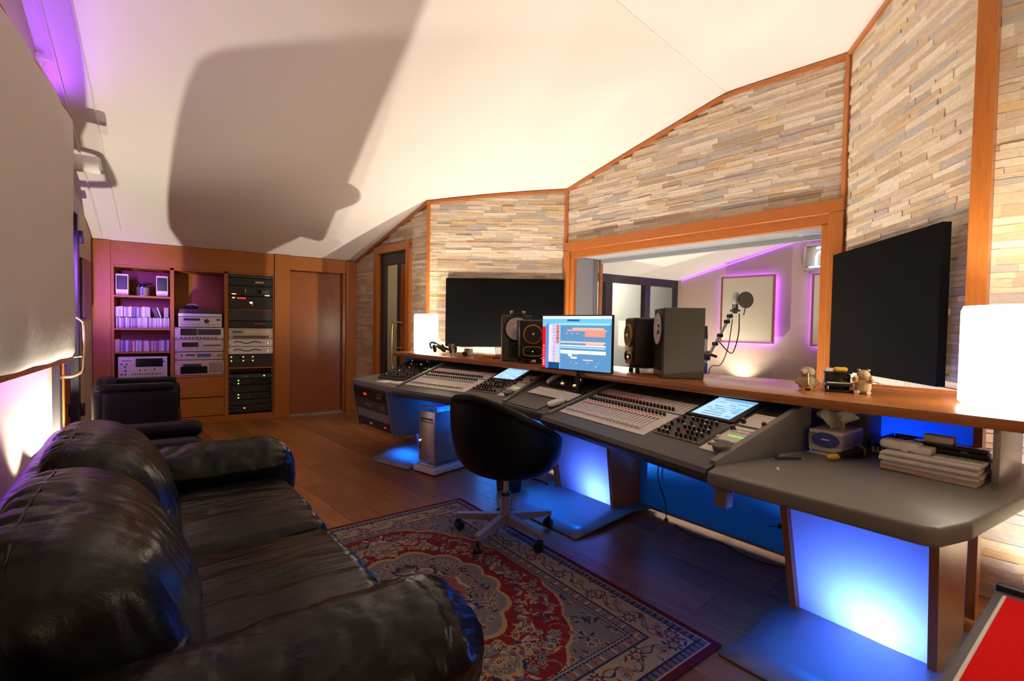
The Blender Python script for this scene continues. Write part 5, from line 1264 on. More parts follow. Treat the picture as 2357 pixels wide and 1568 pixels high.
    # pile mottling
    C *= (.62+.26*rr.rand(ny, nx, 1))
    return C.astype(np.float32)
rug = colour_grid('persian_rug', RWd, RL, rug_colours(468, 610), 'rug')
ox = RF  # far right corner; local x runs to the left (rw), y along ra
rug.matrix_world = Matrix(((rw.x, ra.x, 0, RF.x), (rw.y, ra.y, 0, RF.y), (0, 0, 1, .008), (0, 0, 0, 1)))
tag(rug, 'red Persian rug with floral medallion and cream patterned border', 'rug')
mo = rug.modifiers.new('s', 'SOLIDIFY'); mo.thickness = .007; mo.offset = 0

# ---- sofa
SB = Vector((0, 2.05, 0))
sofa = thing('leather_sofa', 'large wrinkled black leather sofa with thick rolled arms in front of the white wall panel', 'sofa', SB, R(4.5))
rnd = np.random.RandomState(3)
def wr_noise(A, f, amp, seed, st=(1, 1, 1)):
    out = np.zeros(len(A))
    for i, p in enumerate(A): out[i] = mnoise.noise(Vector((p[0]*f*st[0]+seed, p[1]*f*st[1]+seed*1.7, p[2]*f*st[2])))
    return out*amp
def creases(A, n, amp, seed, fs, warp=.35):
    """thin leather folds: valleys along the zero lines of a stretched noise"""
    out = np.zeros(len(A))
    for i, p in enumerate(A):
        q = Vector((p[0]*fs[0]+seed, p[1]*fs[1]+seed*1.3, p[2]*fs[2]))
        wv = mnoise.noise(q*.6+Vector((7, 3, 1)))*warp
        v1 = mnoise.noise(q+Vector((wv, wv, wv))); v2 = mnoise.noise(q*2.1+Vector((wv*2, 5, 0)))
        out[i] = -amp*(max(0, 1-abs(v1)*3.2)**2)-amp*.45*(max(0, 1-abs(v2)*3.4)**2)
    return out
def puff(seed, amp=.010, f=7, st=(1, 1, 1), crown=None, cr=0, cfs=(2, 8, 8)):
    def fn(A):
        n = A/np.maximum(np.linalg.norm(A, axis=1, keepdims=True), 1e-6)
        d_ = wr_noise(A, f, amp, seed, st)
        if cr: d_ = d_+creases(A, n, cr, seed*.37, cfs)
        A = A + n*d_[:, None]
        if crown: A = crown(A)
        return A
    return fn
# base and seat cushions (seat between the arms, Y 1.25..2.88; X -.25..0.43)
rbox('base', (.47, 1.10, .15), .04, (12, 24, 5), 'leather', sofa, puff(1, .004), (-.08, 0, .19))
for k, yc in enumerate((1.645, 2.46)):
    def crown(A, hy=.41): A = A.copy(); top = A[:, 2] > 0; A[top, 2] += .035*np.cos(np.clip(A[top, 1]/.42, -1, 1)*1.5)*np.cos(np.clip(A[top, 0]/.40, -1, 1)*1.2); return A
    rbox('seat_cushion', (.375, .412, .085), .06, (56, 76, 12), 'leather_seat', sofa, puff(10+k, .012, 4, (.7, 1.6, 1), crown, .011, (2.6, 9, 6)), (.095, yc-SB.y, .36))
# back cushions: tall, leaning back, bulging top roll
for k, (yc, hy) in enumerate(((1.60, .425), (2.475, .405))):
    def crown(A, hy=hy):
        A = A.copy(); t_ = (A[:, 2]+.28)/.56      # 0 bottom .. 1 top
        A[:, 0] += .07*np.cos(np.clip(A[:, 1]/hy, -1, 1)*1.4)*np.sin(np.clip(t_, 0, 1)*3.0)*(A[:, 0] > 0)
        A[:, 0] -= .13*t_ + .04*t_**3
        A[:, 2] -= .05*np.abs(A[:, 1]/hy)**5*(t_ > .5); A[:, 0] -= .05*np.abs(A[:, 1]/hy)**6*(A[:, 0] > -.2)
        A[:, 2] += .012*np.cos(np.clip(A[:, 1]/hy, -1, 1)*1.5)*(t_ > .6)
        return A
    cu = rbox('back_cushion', (.13, hy, .28), .11, (20, 70, 50), 'leather', sofa, puff(20+k, .010, 4, (1, 1.2, 1.5), crown, .010, (7, 9, 2.6)), (-.17, yc-SB.y, .57))
    me_ = cu.data; co = np.array([v.co for v in me_.vertices]); pts = []
    for y_ in np.linspace(-hy+.07, hy-.07, 18):
        k_ = np.abs(co[:, 1]-y_) < .03; sel = co[k_]; top_ = sel[np.argmax(sel[:, 2]-.35*np.abs(sel[:, 0]+.19))]; pts.append((top_[0]-.17, y_+yc-SB.y, top_[2]+.567))
    for _ in range(3): pts = [pts[0]]+[tuple((np.array(pts[i-1])+2*np.array(pts[i])+np.array(pts[i+1]))/4) for i in range(1, len(pts)-1)]+[pts[-1]]
    tube('seam_piping', pts, [.0005]+[.004]*(len(pts)-2)+[.0005], 'leather', sofa, 6)
rbox('back_frame', (.08, 1.08, .33), .075, (8, 40, 16), 'leather', sofa, puff(30, .008, 4, (1, 1.5, 1), cr=.004, crown=lambda A: np.stack([A[:, 0]-.13*((A[:, 2]+.33)/.66), A[:, 1], A[:, 2]], 1)), (-.31, 0, .44))
# arms, rolled and pleated at the front
for k, yc in enumerate((1.09, 3.02)):
    def crown(A):
        A = A.copy(); t_ = (A[:, 2]+.27)/.54; bulge = np.clip((t_-.45)/.3, 0, 1)
        A[:, 1] *= .80+.30*bulge; fr = np.clip((A[:, 0]-.30)/.2, 0, 1); A[:, 0] += .03*np.sin(np.clip(t_, 0, 1)*3.1)*fr
        ang_ = np.arctan2(A[:, 2]-.10, A[:, 1]); A[:, 0] += fr*.007*np.sin(ang_*22)*bulge
        return A
    arm = rbox('arm', (.50, .17, .27), .155, (80, 30, 34), 'leather', sofa, puff(40+k, .010, 5, (1.4, 1, 1), crown, .010, (8, 3, 4)), (.02, yc-SB.y, .365))
for (x, y) in ((.33, 1.0), (.33, 3.1), (-.45, 1.0), (-.45, 3.1)): lathe('foot', [(.03, 0), (.035, .05)], 'black', sofa, 14, (x, y-SB.y, .012 if x > 0 else 0))

# ---- two armchairs behind the sofa
ac = thing('tub_armchair', 'square black leather tub armchair with its back close to the beige wall', 'armchair', (-.405, 5.32, 0))   # faces +x
rbox('backrest', (.06, .30, .38), .05, (6, 18, 14), 'leather_smooth', ac, lambda A: np.stack([A[:, 0], A[:, 1], A[:, 2]-.10*np.clip(A[:, 2], 0, 1)/.38*np.abs(A[:, 1]/.30)**3], 1), (-.255, 0, .42)); rbox('seat_cushion', (.24, .22, .08), .05, (10, 12, 6), 'leather_smooth', ac, None, (.03, 0, .40)); rbox('base', (.28, .28, .12), .03, (8, 8, 4), 'leather_smooth', ac, None, (0, 0, .19))
for sy in (-1, 1):
    rbox('arm', (.27, .055, .33), .045, (14, 6, 14), 'leather_smooth', ac, None, (-.01, sy*.245, .38)); rbox('arm_top', (.26, .06, .03), .028, (14, 6, 4), 'leather_smooth', ac, None, (-.03, sy*.245, .725))
for (x, y) in ((-.24, -.24), (.24, -.24), (-.24, .24), (.24, .24)): lathe('caster', [(.012, 0), (.022, .01), (.022, .045), (.012, .07)], 'black', ac, 12, (x, y, 0))
ad = thing('low_armchair', 'low black leather armchair with flat wide arms just behind the sofa', 'armchair', (-.36, 3.93, 0))
rbox('seat_cushion', (.34, .26, .09), .05, (10, 12, 6), 'leather_smooth', ad, None, (.04, 0, .37)); rbox('base', (.36, .34, .13), .03, (8, 8, 4), 'leather_smooth', ad, None, (0, 0, .18)); rbox('backrest', (.08, .33, .17), .06, (6, 14, 10), 'leather_smooth', ad, None, (-.34, 0, .38))
for sy in (-1, 1): rbox('arm', (.36, .085, .19), .05, (14, 6, 10), 'leather_smooth', ad, None, (.0, sy*.32, .27)); rbox('arm_pad', (.385, .095, .055), .05, (16, 6, 6), 'leather_smooth', ad, None, (.0, sy*.32, .495))
for (x, y) in ((-.3, -.3), (.3, -.3), (-.3, .3), (.3, .3)): lathe('foot', [(.02, 0), (.025, .06)], 'black', ad, 12, (x, y, 0))

# ---- swivel chair
CH = Vector((1.57, 2.46)); face = Vector((.97, .24))
ch = thing('swivel_chair', 'black leather tub swivel chair on a grey five-star base', 'chair', (CH.x, CH.y, .010), math.atan2(face.y, face.x))   # local +x = facing
nseg, nr = 56, 22
V = []; F = []
def rim(a):   # rim height by angle, 0 = front
    c = math.cos(a); return .50+.20*((1-c)/2)**.5+.165*((1-c)/2)**2.0
def shell_pt(a, t_, inset):
    # t_ 0 bottom centre .. 1 rim
    zt = rim(a)
    z0 = .375+inset*.9
    rr_ = (1-(1-t_)**2.3)**.5
    Rx = (.335-inset)*(1+.05*math.cos(a)); Ry = .345-inset
    z = z0+(zt-z0)*(t_**1.7)
    sq = 1.0
    return (Rx*rr_*math.cos(a)-.015, Ry*rr_*math.sin(a), z)
def bucket(name, inset, mat, flip, parent):
    V = []; F = []
    for j in range(nr+1):
        for i in range(nseg): V.append(shell_pt(2*math.pi*i/nseg, max(.02, j/nr), inset))
    for j in range(nr):
        for i in range(nseg):
            q = (j*nseg+i, j*nseg+(i+1) % nseg, (j+1)*nseg+(i+1) % nseg, (j+1)*nseg+i); F.append(q if flip else q[::-1])
    F.append(tuple(range(nseg)) if not flip else tuple(range(nseg))[::-1])
    return V, F
Vo, Fo = bucket('o', 0, None, False, None); Vi, Fi = bucket('i', .05, None, True, None)
n0 = len(Vo); VV = Vo+Vi; FF = Fo+[tuple(x+n0 for x in f) for f in Fi]
for i in range(nseg):
    a, b = nr*nseg+i, nr*nseg+(i+1) % nseg; FF.append((a, b, n0+b, n0+a))
meshobj('tub_shell', VV, FF, 'leather_smooth', ch, True)
tube('rim_roll', [((shell_pt(a, 1, .025)[0]), shell_pt(a, 1, .025)[1], rim(a)) for a in np.linspace(0, 2*math.pi, 60, endpoint=False)], .027, 'leather_smooth', ch, 10, True)
rbox('seat_pad', (.22, .23, .04), .035, (12, 12, 4), 'leather_smooth', ch, None, (.03, 0, .47))
tube('gas_column', [(0, 0, .13), (0, 0, .26)], .028, 'chairgrey', ch, 18); tube('piston', [(0, 0, .25), (0, 0, .40)], .016, 'chrome', ch, 14); lathe('column_collar', [(.031, .245), (.031, .265)], 'black', ch, 18); box('seat_mechanism', (.0, 0, .378), (.16, .12, .03), 'black', ch, bev=.005); tube('height_lever', [(.03, -.03, .372), (.08, -.20, .36), (.11, -.24, .34)], .006, 'black', ch, 8)
base_rot = R(-9)-math.atan2(face.y, face.x)
for k in range(5):
    a = base_rot+2*math.pi*k/5; ca, sa = math.cos(a), math.sin(a)
    bm = bmesh.new(); prof = []
    for (r_, w_, z0_, z1_) in ((.02, .022, .085, .135), (.31, .018, .078, .108)): prof.append([bm.verts.new((r_*ca-s*w_*sa, r_*sa+s*w_*ca, z)) for s, z in ((-1, z0_), (1, z0_), (1, z1_), (-1, z1_))])
    for i in range(4): bm.faces.new((prof[0][i], prof[0][(i+1) % 4], prof[1][(i+1) % 4], prof[1][i]))
    bm.faces.new(prof[0][::-1]); bm.faces.new(prof[1]); frombm('spoke', bm, 'chairgrey', ch)
    cs = box('caster', (.30*ca, .30*sa, .055), (.035, .018, .03), 'black', ch, bev=.004, rot=(0, 0, a+.6))
    for s in (-1, 1): lathe('wheel', [(.012, -.010), (.027, -.009), (.029, 0), (.027, .009), (.012, .010)], 'black', cs, 18, (-.008, s*.014, -.026), (R(90), 0, 0))
lathe('hub', [(.034, .07), (.036, .14), (.028, .145)], 'chairgrey', ch, 20); tube('hub_tip', [(0, 0, .03), (0, 0, .08)], .012, 'chairgrey', ch, 10)

# ---- red covered keyboard on a stand at the lower right
kb = thing('covered_stage_piano', 'stage piano under a bright red felt cover beside the desk leg', 'stage piano', (1.36, .13, 0), R(4))
box('case', (0, 0, .56), (.96, .40, .07), 'greym', kb, bev=.006); box('felt_cover', (-.03, -.005, .598), (.88, .36, .008), 'red', kb, bev=.003)
tube('cover_fringe', [(-.46, .176, .599), (.405, .176, .599)], .005, 'white', kb, 6); box('end_cheek', (.465, 0, .585), (.03, .40, .05), 'black', kb, bev=.006); box('control_knob', (.445, -.10, .63), (.05, .04, .05), 'black', kb, bev=.01)
for sx in (-1, 1):
    tube('stand_leg', [(sx*.3, -.16, .52), (sx*.3, .12, .02)], .014, 'black', kb); tube('stand_leg', [(sx*.3, .16, .52), (sx*.3, -.12, .02)], .014, 'black', kb); tube('stand_foot', [(sx*.3-.0, -.16, .016), (sx*.3, .16, .016)], .016, 'black', kb)

# ================================================================== LEFT WALL
t = thing('wall_absorber', 'big off-white padded fabric wall panel with a thin wooden edge behind the sofa', 'acoustic panel', (XL, 4.05, .95))
def bulge(A):
    A = A.copy(); y = A[:, 1]/1.3; z = A[:, 2]/1.0; A[:, 0] += np.where(A[:, 0] > 0, .05*(1-y**6)*(1-z**6)+.006*np.sin(A[:, 1]*9+A[:, 2]*3), 0); return A
rbox('fabric_pad', (.05, 1.30, .985), .045, (4, 40, 40), 'fabric', t, bulge, (.10, 0, 1.0)); 
box('wood_edge', (.075, 0, .006), (.13, 2.62, .03), 'trimwood', t); box('wood_edge', (.075, 0, 1.995), (.13, 2.62, .02), 'trimwood', t); box('wood_edge', (.065, 1.305, 1.0), (.10, .015, 1.98), 'trimwood_v', t); box('backing', (.03, 0, 1.0), (.05, 2.4, 1.8), 'fabric', t)
# glass door
door1 = thing('door_1', 'black framed glass door in the beige wall with a bent brass pull', 'door', (XL, 5.80, 0), kind='structure')
for y in (-.38, .38): box('stile', (.02, y, 1.2), (.06, .08, 2.4), 'frameblack', door1, bev=.004, seg=1)
for z in (.06, 2.34): box('rail', (.02, 0, z), (.06, .70, .12), 'frameblack', door1, bev=.004, seg=1)
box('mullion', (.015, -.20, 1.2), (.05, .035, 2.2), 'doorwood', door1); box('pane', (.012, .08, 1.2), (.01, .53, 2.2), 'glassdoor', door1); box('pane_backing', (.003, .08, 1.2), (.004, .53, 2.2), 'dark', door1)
tube('pull_handle', smooth_path([(.03, -.33, 1.30), (.10, -.33, 1.305), (.17, -.33, 1.27), (.185, -.33, 1.20), (.185, -.33, .90), (.17, -.33, .83), (.10, -.33, .795), (.03, -.33, .80)], 5), .014, 'gold', door1, 12); tube('pull_bar', [(.03, -.33, .955), (.185, -.33, .97)], .010, 'gold', door1, 10)
box('hinge', (.05, .44, 2.08), (.05, .06, .12), 'blackmetal', door1, bev=.004); box('hinge', (.05, .44, .4), (.05, .06, .12), 'blackmetal', door1, bev=.004)
t = thing('wall_picture', 'narrow dark framed reddish picture on the beige wall near the cabinet', 'picture', (XL, 6.72, 1.60)); box('frame', (.015, 0, 0), (.03, .47, .62), 'frameblack', t, bev=.003); box('print', (.031, 0, 0), (.004, .43, .58), plain('plum_print', (.25, .09, .12), .5), t)
# ceiling speaker box, brackets and cables
t = thing('wall_speaker', 'small white cylindrical sensor speaker high on the beige wall', 'speaker', (XL+.02, 5.47, 2.60), R(0))
lathe('body', [(.058, 0), (.070, .008), (.070, .25), (.063, .26)], 'white', t, 24, (.03, -.02, .0), (0, R(90), 0)); box('bracket', (.02, .02, .0), (.04, .05, .08), 'white', t)
sw = tube('maker_mark', smooth_path([(.17, -.083, -.012), (.155, -.083, .0), (.168, -.083, .004), (.16, -.083, .014)], 4), .003, 'led_w', t, 6)
t = thing('wall_bracket', 'small pale bracket high on the beige wall above the fabric panel', 'bracket', (XL, 5.02, 3.09)); box('plate', (.02, 0, .05), (.04, .05, .24), 'white', t, bev=.004); box('arm', (.05, -.02, .14), (.06, .03, .03), 'white', t, bev=.004); lathe('bolt', [(.012, 0), (.012, .012)], 'steel', t, 10, (.04, 0, -.02), (0, R(90), 0))
t = thing('ceiling_cable_duct', 'thin white cable duct running along the ceiling edge', 'cable duct', (0, 0, 0))
bm = bmesh.new(); tube_mesh(bm, [(XL+.10, y, ceil_z(XL+.10, y)-.010) for y in np.linspace(2.8, 7.15, 14)], .008, 6); frombm('duct', bm, 'white', t)
tube('cable', [(XL+.28, y, ceil_z(XL+.28, y)-.006) for y in np.linspace(2.8, 7.0, 14)], .004, 'white', t, 6)
# ================================================================== RECORDING ROOM BEHIND THE WINDOW
FP = Vector((6.245, 4.896)); fd = Vector((.242, -.970)).normalized(); fn_ = Vector((-.970, -.242))   # far wall from its corner, fn_ into the room
def fpt(s, n, z):
    p = FP+fd*s+fn_*n; return Vector((p.x, p.y, z))
def bz(y): return 2.02+.287*(4.95-max(y, 1.5))
wb = tag(meshobj('wall_booth_far', [fpt(-.1, 0, -.3), fpt(5.5, 0, -.3), fpt(5.5, 0, 3.6), fpt(-.1, 0, 3.6)], [(0, 1, 2, 3)], 'beige2'), 'pinkish beige far wall of the recording room', 'wall', kind='structure')
def wwx(y): return WF[0].x+(WF[1].x/WF[1].y)*(y-WF[0].y)-WF[2].x*.30   # outer face of the window wall
cbV = []
for y_ in (5.2, 4.95, 1.5, -.8):
    cbV += [(wwx(y_), y_, bz(min(y_, 4.95))), (8.2, y_, bz(min(y_, 4.95)))]
cb = meshobj('ceiling_booth', cbV, [(0, 1, 3, 2), (2, 3, 5, 4), (4, 5, 7, 6)], 'ceiling'); tag(cb, 'white sloping ceiling of the recording room', 'ceiling', kind='structure')
fb_ = tag(box('floor_booth', (6.0, 2.2, -.03), (3.5, 6.2, .06), 'beige2'), 'pale floor of the recording room', 'floor', kind='structure')
fb_.location.x = 6.25
wbr = tag(box('wall_booth_right', (6.3, -.85, 1.6), (4.6, .1, 3.6), 'beige2'), 'beige side wall of the recording room', 'wall', kind='structure')
wbl = tag(box('wall_booth_hall', (7.35, 7.0, 1.4), (7.3, .1, 2.8), 'white'), 'white hall wall behind the recording room glazing', 'wall', kind='structure')
tag(meshobj('ceiling_hall', [(3.7, 5.0, 2.5), (11, 5.0, 2.5), (11, 7.0, 2.5), (3.7, 7.0, 2.5)], [(0, 1, 2, 3)], 'ceiling'), 'white ceiling of the hall behind the glazing', 'ceiling', kind='structure')
# glazed dark frame along Y = 4.95
gz = thing('window_2', 'dark framed glazed doors at the side of the recording room', 'window', (4.0, 4.95, 0), kind='structure')
def gbx(name, x0, x1, z0, z1, mat, y0=-.04, y1=.04): return box(name, ((x0+x1)/2-4.0, (y0+y1)/2, (z0+z1)/2), (x1-x0, y1-y0, z1-z0), mat, gz, bev=.003, seg=1)
gbx('head_rail', 3.9, 6.30, 1.92, 2.03, 'frameblack'); gbx('sill_rail', 3.9, 6.30, 0, .12, 'frameblack')
for x0, x1 in ((3.9, 4.0), (4.72, 4.85), (5.50, 5.62), (6.20, 6.30)): gbx('stile', x0, x1, .12, 1.92, 'frameblack')
for x0, x1 in ((4.0, 4.72), (4.85, 5.50), (5.62, 6.20)): gbx('pane', x0, x1, .12, 1.92, 'glass', -.005, .005)
# acoustic panels with purple light behind them
def booth_panel(label, s0, s1, z0, z1):
    p = fpt((s0+s1)/2, .10, z0); t = thing('booth_acoustic_panel', label, 'acoustic panel', p, math.atan2(fd.y, fd.x))
    w_, h_ = s1-s0, z1-z0
    box('fabric_pad', (0, 0, h_/2), (w_-.02, .05, h_-.02), 'fabric2', t, bev=.015, seg=3)
    for sx in (-1, 1): box('frame_edge', (sx*w_/2, 0, h_/2), (.014, .06, h_+.014), 'doorwood', t)
    for sz in (0, h_): box('frame_edge', (0, 0, sz), (w_, .06, .014), 'doorwood', t)
    for sx in (-1, 1): light('purple_strip', 'AREA', (sx*(w_/2-.05), .055 if fn_.dot(Vector((math.sin(0), 0))) > 1 else .055, h_/2), 6.0, PURPLE, .02, size_y=h_*.9, rot=(R(90), 0, 0), parent=t)
    for sz in (.05, h_-.05): light('purple_strip', 'AREA', (0, .055, sz), 4.5, PURPLE, w_*.9, size_y=.02, rot=(R(90), 0, 0), parent=t)
    return t
booth_panel('pale square fabric panel with purple glow behind the microphone', .69, 1.375, 1.113, 2.03)
booth_panel('pale fabric panel with purple glow below the neon sign', 1.82, 2.5, 1.10, 2.01)
# neon sign
t = thing('neon_sign', 'framed neon sign with a glowing lowercase n', 'sign', fpt(2.0, .06, 2.06), math.atan2(fd.y, fd.x))
# local: x to the left in view when rotated by pi -> mirror handled by building with -x
def nx_(x): return x
pz = .345; pw_ = .62
for (x0, x1, z0, z1) in ((-.30, .32, 0, .035), (-.30, .32, pz-.035, pz), (-.30, -.265, 0, pz), (.285, .32, 0, pz)): box('sign_frame', (nx_((x0+x1)/2), 0, (z0+z1)/2), (x1-x0, .07, z1-z0), 'silver', t, bev=.006)
box('sign_back', (0, .02, pz/2), (.60, .02, pz-.02), 'dark', t); box('sign_face', (0, .006, pz/2), (.53, .006, pz-.08), 'fabric2', t)
tube('neon_letter', smooth_path([(nx_(-.16), -.02, .05), (nx_(-.16), -.02, .17), (nx_(-.14), -.02, .22), (nx_(-.11), -.02, .235)], 4), .012, 'neon', t, 8)
tube('neon_letter', smooth_path([(nx_(-.16), -.02, .285), (nx_(-.10), -.02, .29), (nx_(.0), -.02, .285), (nx_(.035), -.02, .24), (nx_(.035), -.02, .05)], 4), .012, 'neon', t, 8)
tube('neon_letter', [(nx_(-.24), -.02, .045), (nx_(.22), -.02, .045)], .008, 'neon', t, 8)
# microphone on a boom stand
M['pole_metal'] = plain('pale_metal', (.62, .60, .58), .35, metal=.3)
ms = thing('microphone_stand', 'chrome boom microphone stand in the recording room', 'microphone stand', (4.66, 3.19, 0), R(0))
bx0 = Vector((4.66, 3.19))
def mpt(u_, z): # u_ lateral along image right in the stand plane
    return Vector((.839*u_, -.545*u_, z))
tube('pole', [mpt(-.08, .02), mpt(-.08, 1.22)], .016, 'pole_metal', ms); tube('pole_grip', [mpt(-.08, .55), mpt(-.08, .92)], .022, 'bluep', ms); tube('pole_top', [mpt(-.08, 1.18), mpt(-.08, 1.32)], [.02, .012], 'black', ms)
tube('boom', [mpt(-.20, .70), mpt(.188, 1.457)], .016, 'pole_metal', ms); lathe('clutch', [(.05, -.03), (.055, 0), (.05, .03)], 'black', ms, 14, mpt(-.06, 1.0), (R(90), 0, R(30))); tube('clutch_lever', [mpt(-.1, 1.0), mpt(-.17, .93)], .014, 'black', ms); tube('clutch_lever', [mpt(-.05, 1.02), mpt(.04, .99)], .016, 'black', ms)
for (a, z) in ((.02, 1.13), (.07, 1.22), (.14, 1.37), (.17, 1.43)): box('clip', mpt(a, z), (.05, .05, .04), 'black', ms, bev=.008)
for k in range(3): tube('tripod_leg', [mpt(-.08, .3), (mpt(-.08, 0)+Vector((.35*math.cos(2.1*k), .35*math.sin(2.1*k), .015)))], .012, 'chrome', ms, 8)
tube('pop_arm', smooth_path([mpt(.04, 1.18), mpt(.16, 1.05), mpt(.22, 1.05), mpt(.27, 1.25), mpt(.27, 1.46)], 6), .006, 'black', ms, 6); tube('cable', smooth_path([mpt(.20, 1.40), mpt(.17, 1.15), mpt(.14, 1.02), mpt(.08, .90), mpt(-.03, .86), mpt(-.05, .5), mpt(-.05, .1)], 6), .005, 'black', ms, 6)
t = thing('studio_microphone', 'large silver studio microphone behind a round pop filter', 'microphone', bx0.to_3d()+mpt(.225, 1.46), R(33))
lathe('body', [(.02, 0), (.03, .02), (.03, .10), (.034, .105)], 'dark', t, 18); lathe('grille', [(.034, .10), (.04, .13), (.04, .20), (.03, .225), (.01, .23)], 'silver', t, 18); lathe('shock_mount', [(.05, .02), (.055, .03), (.05, .04)], 'black', t, 18, cap=False)
t = thing('pop_filter', 'round black mesh pop filter in front of the microphone', 'pop filter', bx0.to_3d()+mpt(.27, 1.60)+Vector((-.05, -.10, 0)), R(-25))
tube('ring', [(.082*math.cos(a), 0, .082*math.sin(a)) for a in np.linspace(0, 2*math.pi, 30, endpoint=False)], .006, 'black', t, 8, True); lathe('mesh', [(.08, -.001), (.08, .001)], glass_mat('pop_mesh', (.35, .33, .32), .3), t, 30, (0, 0, 0), (R(90), 0, 0)); tube('stem', [(0, 0, -.08), (0, .03, -.16)], .006, 'black', t, 6)
# floor spotlights of the recording room
def floor_spot(label, loc, target, pw, ang_, color=WARM, size=.03, blend=.6):
    t = thing('floor_spotlight', label, 'spotlight', loc)
    lathe('can', [(.05, 0), (.055, .01), (.055, .12), (.06, .13), (.05, .13), (.045, .03)], 'black', t, 20, cap=False); lathe('foot', [(.07, 0), (.07, .012)], 'black', t, 20)
    light('spot_lamp', 'SPOT', (0, 0, .12), pw, color, size, target=Vector(target)-Vector(loc), spot=ang_, blend=blend, parent=t).rotation_euler = (Vector(target)-Vector(loc)-Vector((0, 0, .12))).to_track_quat('-Z', 'Y').to_euler()
    return t
floor_spot('floor spotlight shining up the recording room wall below the fabric panel', fpt(.97, .22, .45), fpt(.97, .0, .85), 16, 110)
bpy.data.objects['floor_spotlight'].location.z = .45
tag(box('spot_plinth', fpt(.97, .22, .225), (.2, .2, .45), 'dark', None, bev=.005), 'small dark plinth under the recording room spotlight', 'plinth')
floor_spot('floor uplight in the recording room near the glazed doors', (5.6, 4.2, 0), (5.7, 4.0, 2.2), 130, 120)
floor_spot('floor uplight in the recording room by the window wall', (5.0, 1.6, 0), (5.6, 1.6, 3), 110, 120)
# purple LED line along the recording room ceiling edge
t = thing('led_strip', 'purple LED strip along the ceiling edge of the recording room', 'led strip', fpt(1.5, .05, 2.0))
light('purple_strip', 'AREA', fpt(1.2, .12, 2.50), 8, PURPLE, 2.6, size_y=.03, rot=(math.radians(180), 0, math.atan2(fd.y, fd.x)))
tube('strip', [fpt(.05, .02, bz(fpt(.05, 0, 0).y)-.02)-fpt(1.5, .05, 2.0), fpt(2.6, .02, bz(fpt(2.6, 0, 0).y)-.02)-fpt(1.5, .05, 2.0)], .008, emis('purple_led', PURPLE, 6), t, 6)
# unseen lamps added to brighten the corridor and the hall
light('added_corridor_light', 'POINT', dp(.8, -.75, 2.2), 14, WARM, .08)
for (x, y, z, lab) in ((6.2, 6.0, 2.5, 'added round ceiling lamp in the hall behind the glazed doors'), (*dp(.8, -.75, 0)[:2], 2.5, 'added round ceiling lamp in the corridor behind the glazed door')):
    t = thing('added_ceiling_lamp', lab, 'lamp', (x, y, z-.05)); lathe('rose', [(.10, .02), (.10, .048)], 'white', t, 20); lathe('glass_bowl', [(.03, -.04), (.08, -.015), (.09, .02)], emis('bowl_glow', (1, .9, .75), 2.0), t, 20)
light('added_hall_light', 'POINT', (6.2, 6.0, 2.3), 150, (1, .92, .8), .1)

# ================================================================== CONTROL ROOM LIGHTS
# spots inside the desk legs, behind the frosted panels
for i, (d_, b_, sp, pan) in enumerate(LEGS):
    p = Vector((sp.x+b_.x*.17, sp.y+b_.y*.17, .12))
    light('leg_lamp', 'SPOT', p, (34, 17, 8)[i], (1, .95, 1), .02, target=Vector((sp.x, sp.y, .16)), spot=165, blend=1.0)
# unseen blue helper strips added under the left console and behind the hanging rack
light('blue_helper_strip', 'AREA', (2.25, 3.6, .635), 1.6, BLUE, .04, size_y=.9, target=(2.1, 3.6, .0))
light('blue_helper_strip', 'AREA', (1.93, 4.02, .63), 2, BLUE, .04, size_y=.2, target=(1.8, 4.1, .0))
for (x, y, pw) in ((2.12, 2.62, 3), (2.0, .80, 2.5), (1.70, 4.42, 3)):  # unseen strips added to cast blue onto the foot plates
    l_ = light('blue_helper_strip', 'AREA', (x, y, .262 if y > 4 else .655), pw, BLUE, .04, size_y=.35, rot=(0, R(6), 0)); l_.data.spread = R(85)
# unseen blue helper lamps added to backlight the translucent back panel
for (p, pw, lab) in (((3.0, .92, .72), 9, 'added tall blue helper lamp behind the desk beside the stone corner'), ((3.0, 1.9, .5), 1.2, 'added blue helper lamp behind the desk below the window'), ((2.9, 3.1, .4), 3, 'added low blue helper lamp behind the desk near the middle leg')):
    t = thing('blue_helper_lamp', lab, 'lamp', (p[0], p[1], 0)); lathe('foot', [(.06, 0), (.06, .012)], 'black', t, 16); tube('post', [(0, 0, .01), (0, 0, p[2]-.07)], .008, 'black', t, 8); lathe('cup', [(.012, p[2]-.08), (.03, p[2]-.07), (.034, p[2]-.055)], 'black', t, 16, cap=False)
    light('blue_helper_bulb', 'POINT', (0, 0, p[2]), pw, BLUE, .04, parent=t)
for (x, y, z, ln, r_, lab) in ((2.25, 3.6, .637, .9, 0, 'added blue helper strip under the left console'), (1.93, 4.02, .632, .2, 0, 'added blue helper strip between the hanging rack and the computer'), (2.12, 2.62, .664, .35, 0, 'added blue helper strip above the middle foot plate'), (2.0, .80, .668, .35, 0, 'added blue helper strip above the foot plate by the stage piano'), (1.70, 4.42, .270, .35, 0, 'added blue helper strip under the hanging rack above the foot plate')):
    t = thing('led_strip', lab, 'led strip', (x, y, z)); box('channel', (0, 0, .004), (.05, ln+.04, .008), 'alum', t); box('end_cap', (0, ln/2+.02, .004), (.052, .006, .01), 'black', t); box('end_cap', (0, -ln/2-.02, .004), (.052, .006, .01), 'black', t)  # channels added as bodies for the helper strips
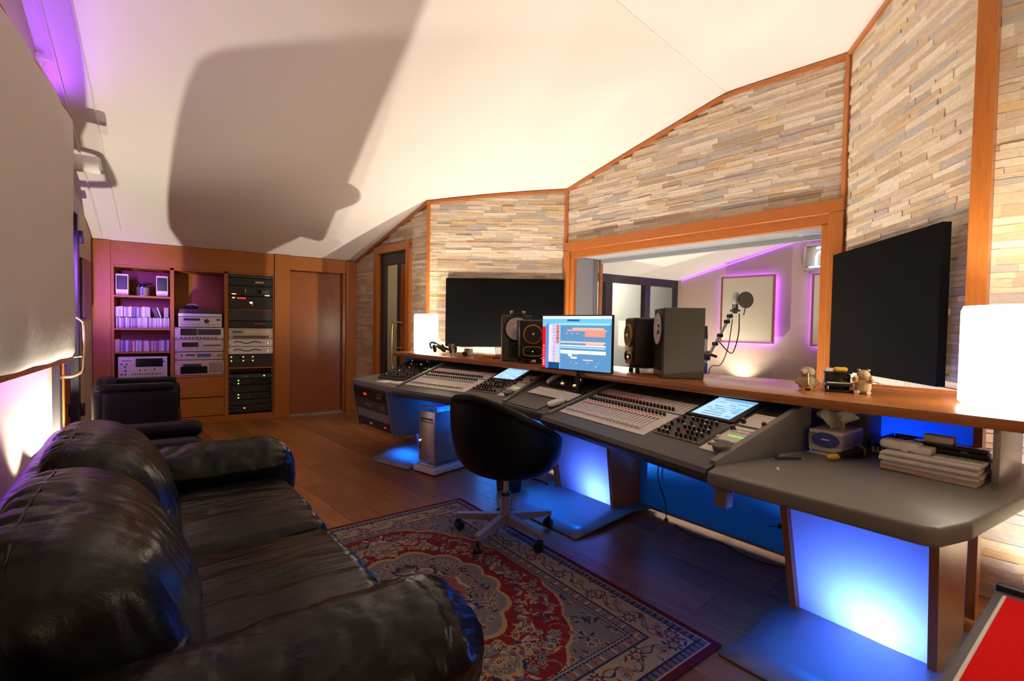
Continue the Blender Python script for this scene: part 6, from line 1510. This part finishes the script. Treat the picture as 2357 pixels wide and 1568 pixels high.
# uplight between the wall and the tub armchair (throws the big rounded shadow on the ceiling)
floor_spot('floor uplight between the tub armchair and the beige wall', (-.87, 5.14, 0), (-.80, 5.09, 2), 190, 136, size=.008, blend=.25)
floor_spot('floor uplight between the sofa back and the beige wall, under the fabric panel', (-.88, 4.42, 0), (-.86, 4.42, 2), 60, 84)
# purple LED strips around the fabric wall panel
ps = thing('purple_led_strip', 'purple LED strip hidden behind the padded wall panel', 'led strip', (XL+.03, 4.05, .95))
tube('strip', [(0, 1.27, .2), (0, 1.27, 1.8)], .006, emis('purple_led2', PURPLE, 4), ps, 6); tube('strip', [(0, -1.2, 2.02), (0, 1.2, 2.02)], .006, 'purple_led2' if 'purple_led2' in M else bpy.data.materials['purple_led2'], ps, 6)
l_ = light('purple_strip', 'AREA', (XL+.06, 5.40, 1.9), 14, PURPLE, .04, size_y=1.6, rot=None); l_.matrix_world = Matrix.Translation((XL+.06, 5.40, 1.9)) @ Vector((.14, 1, -.10)).to_track_quat('-Z', 'Z').to_matrix().to_4x4()
l_.data.spread = R(48)
l_ = light('purple_strip', 'AREA', (XL+.05, 4.05, 3.02), 7, PURPLE, 2.4, size_y=.03, rot=(R(180), 0, R(90))); l_.data.spread = R(175)
l_ = light('purple_strip', 'AREA', (XL+.10, 4.05, .92), 9, PURPLE, 2.4, size_y=.03, rot=(0, 0, R(90)))
# warm uplights behind the desk
floor_spot('floor uplight behind the desk near the left black panel', (2.86, 4.35, 0), (2.8, 4.3, 3), 265, 165, size=.012, blend=.3)
floor_spot('floor uplight behind the desk below the window', (3.08, 2.75, 0), (3.05, 2.7, 3), 160, 165, size=.012, blend=.3)
floor_spot('floor uplight in the corner behind the desk under the black panel', (3.15, 1.25, 0), (3.1, 1.3, 3), 22, 160, size=.03, blend=.3)
floor_spot('added fill uplight against the beige wall behind the listening area', (.9, -1.6, 0), (.9, -1.55, 3), 210, 150)  # unseen fill lamp, added to brighten the near part of the room
floor_spot('floor spotlight lighting the stone wall beside the grey desk end', (2.98, .22, 0), (3.30, .35, .55), 45, 130)
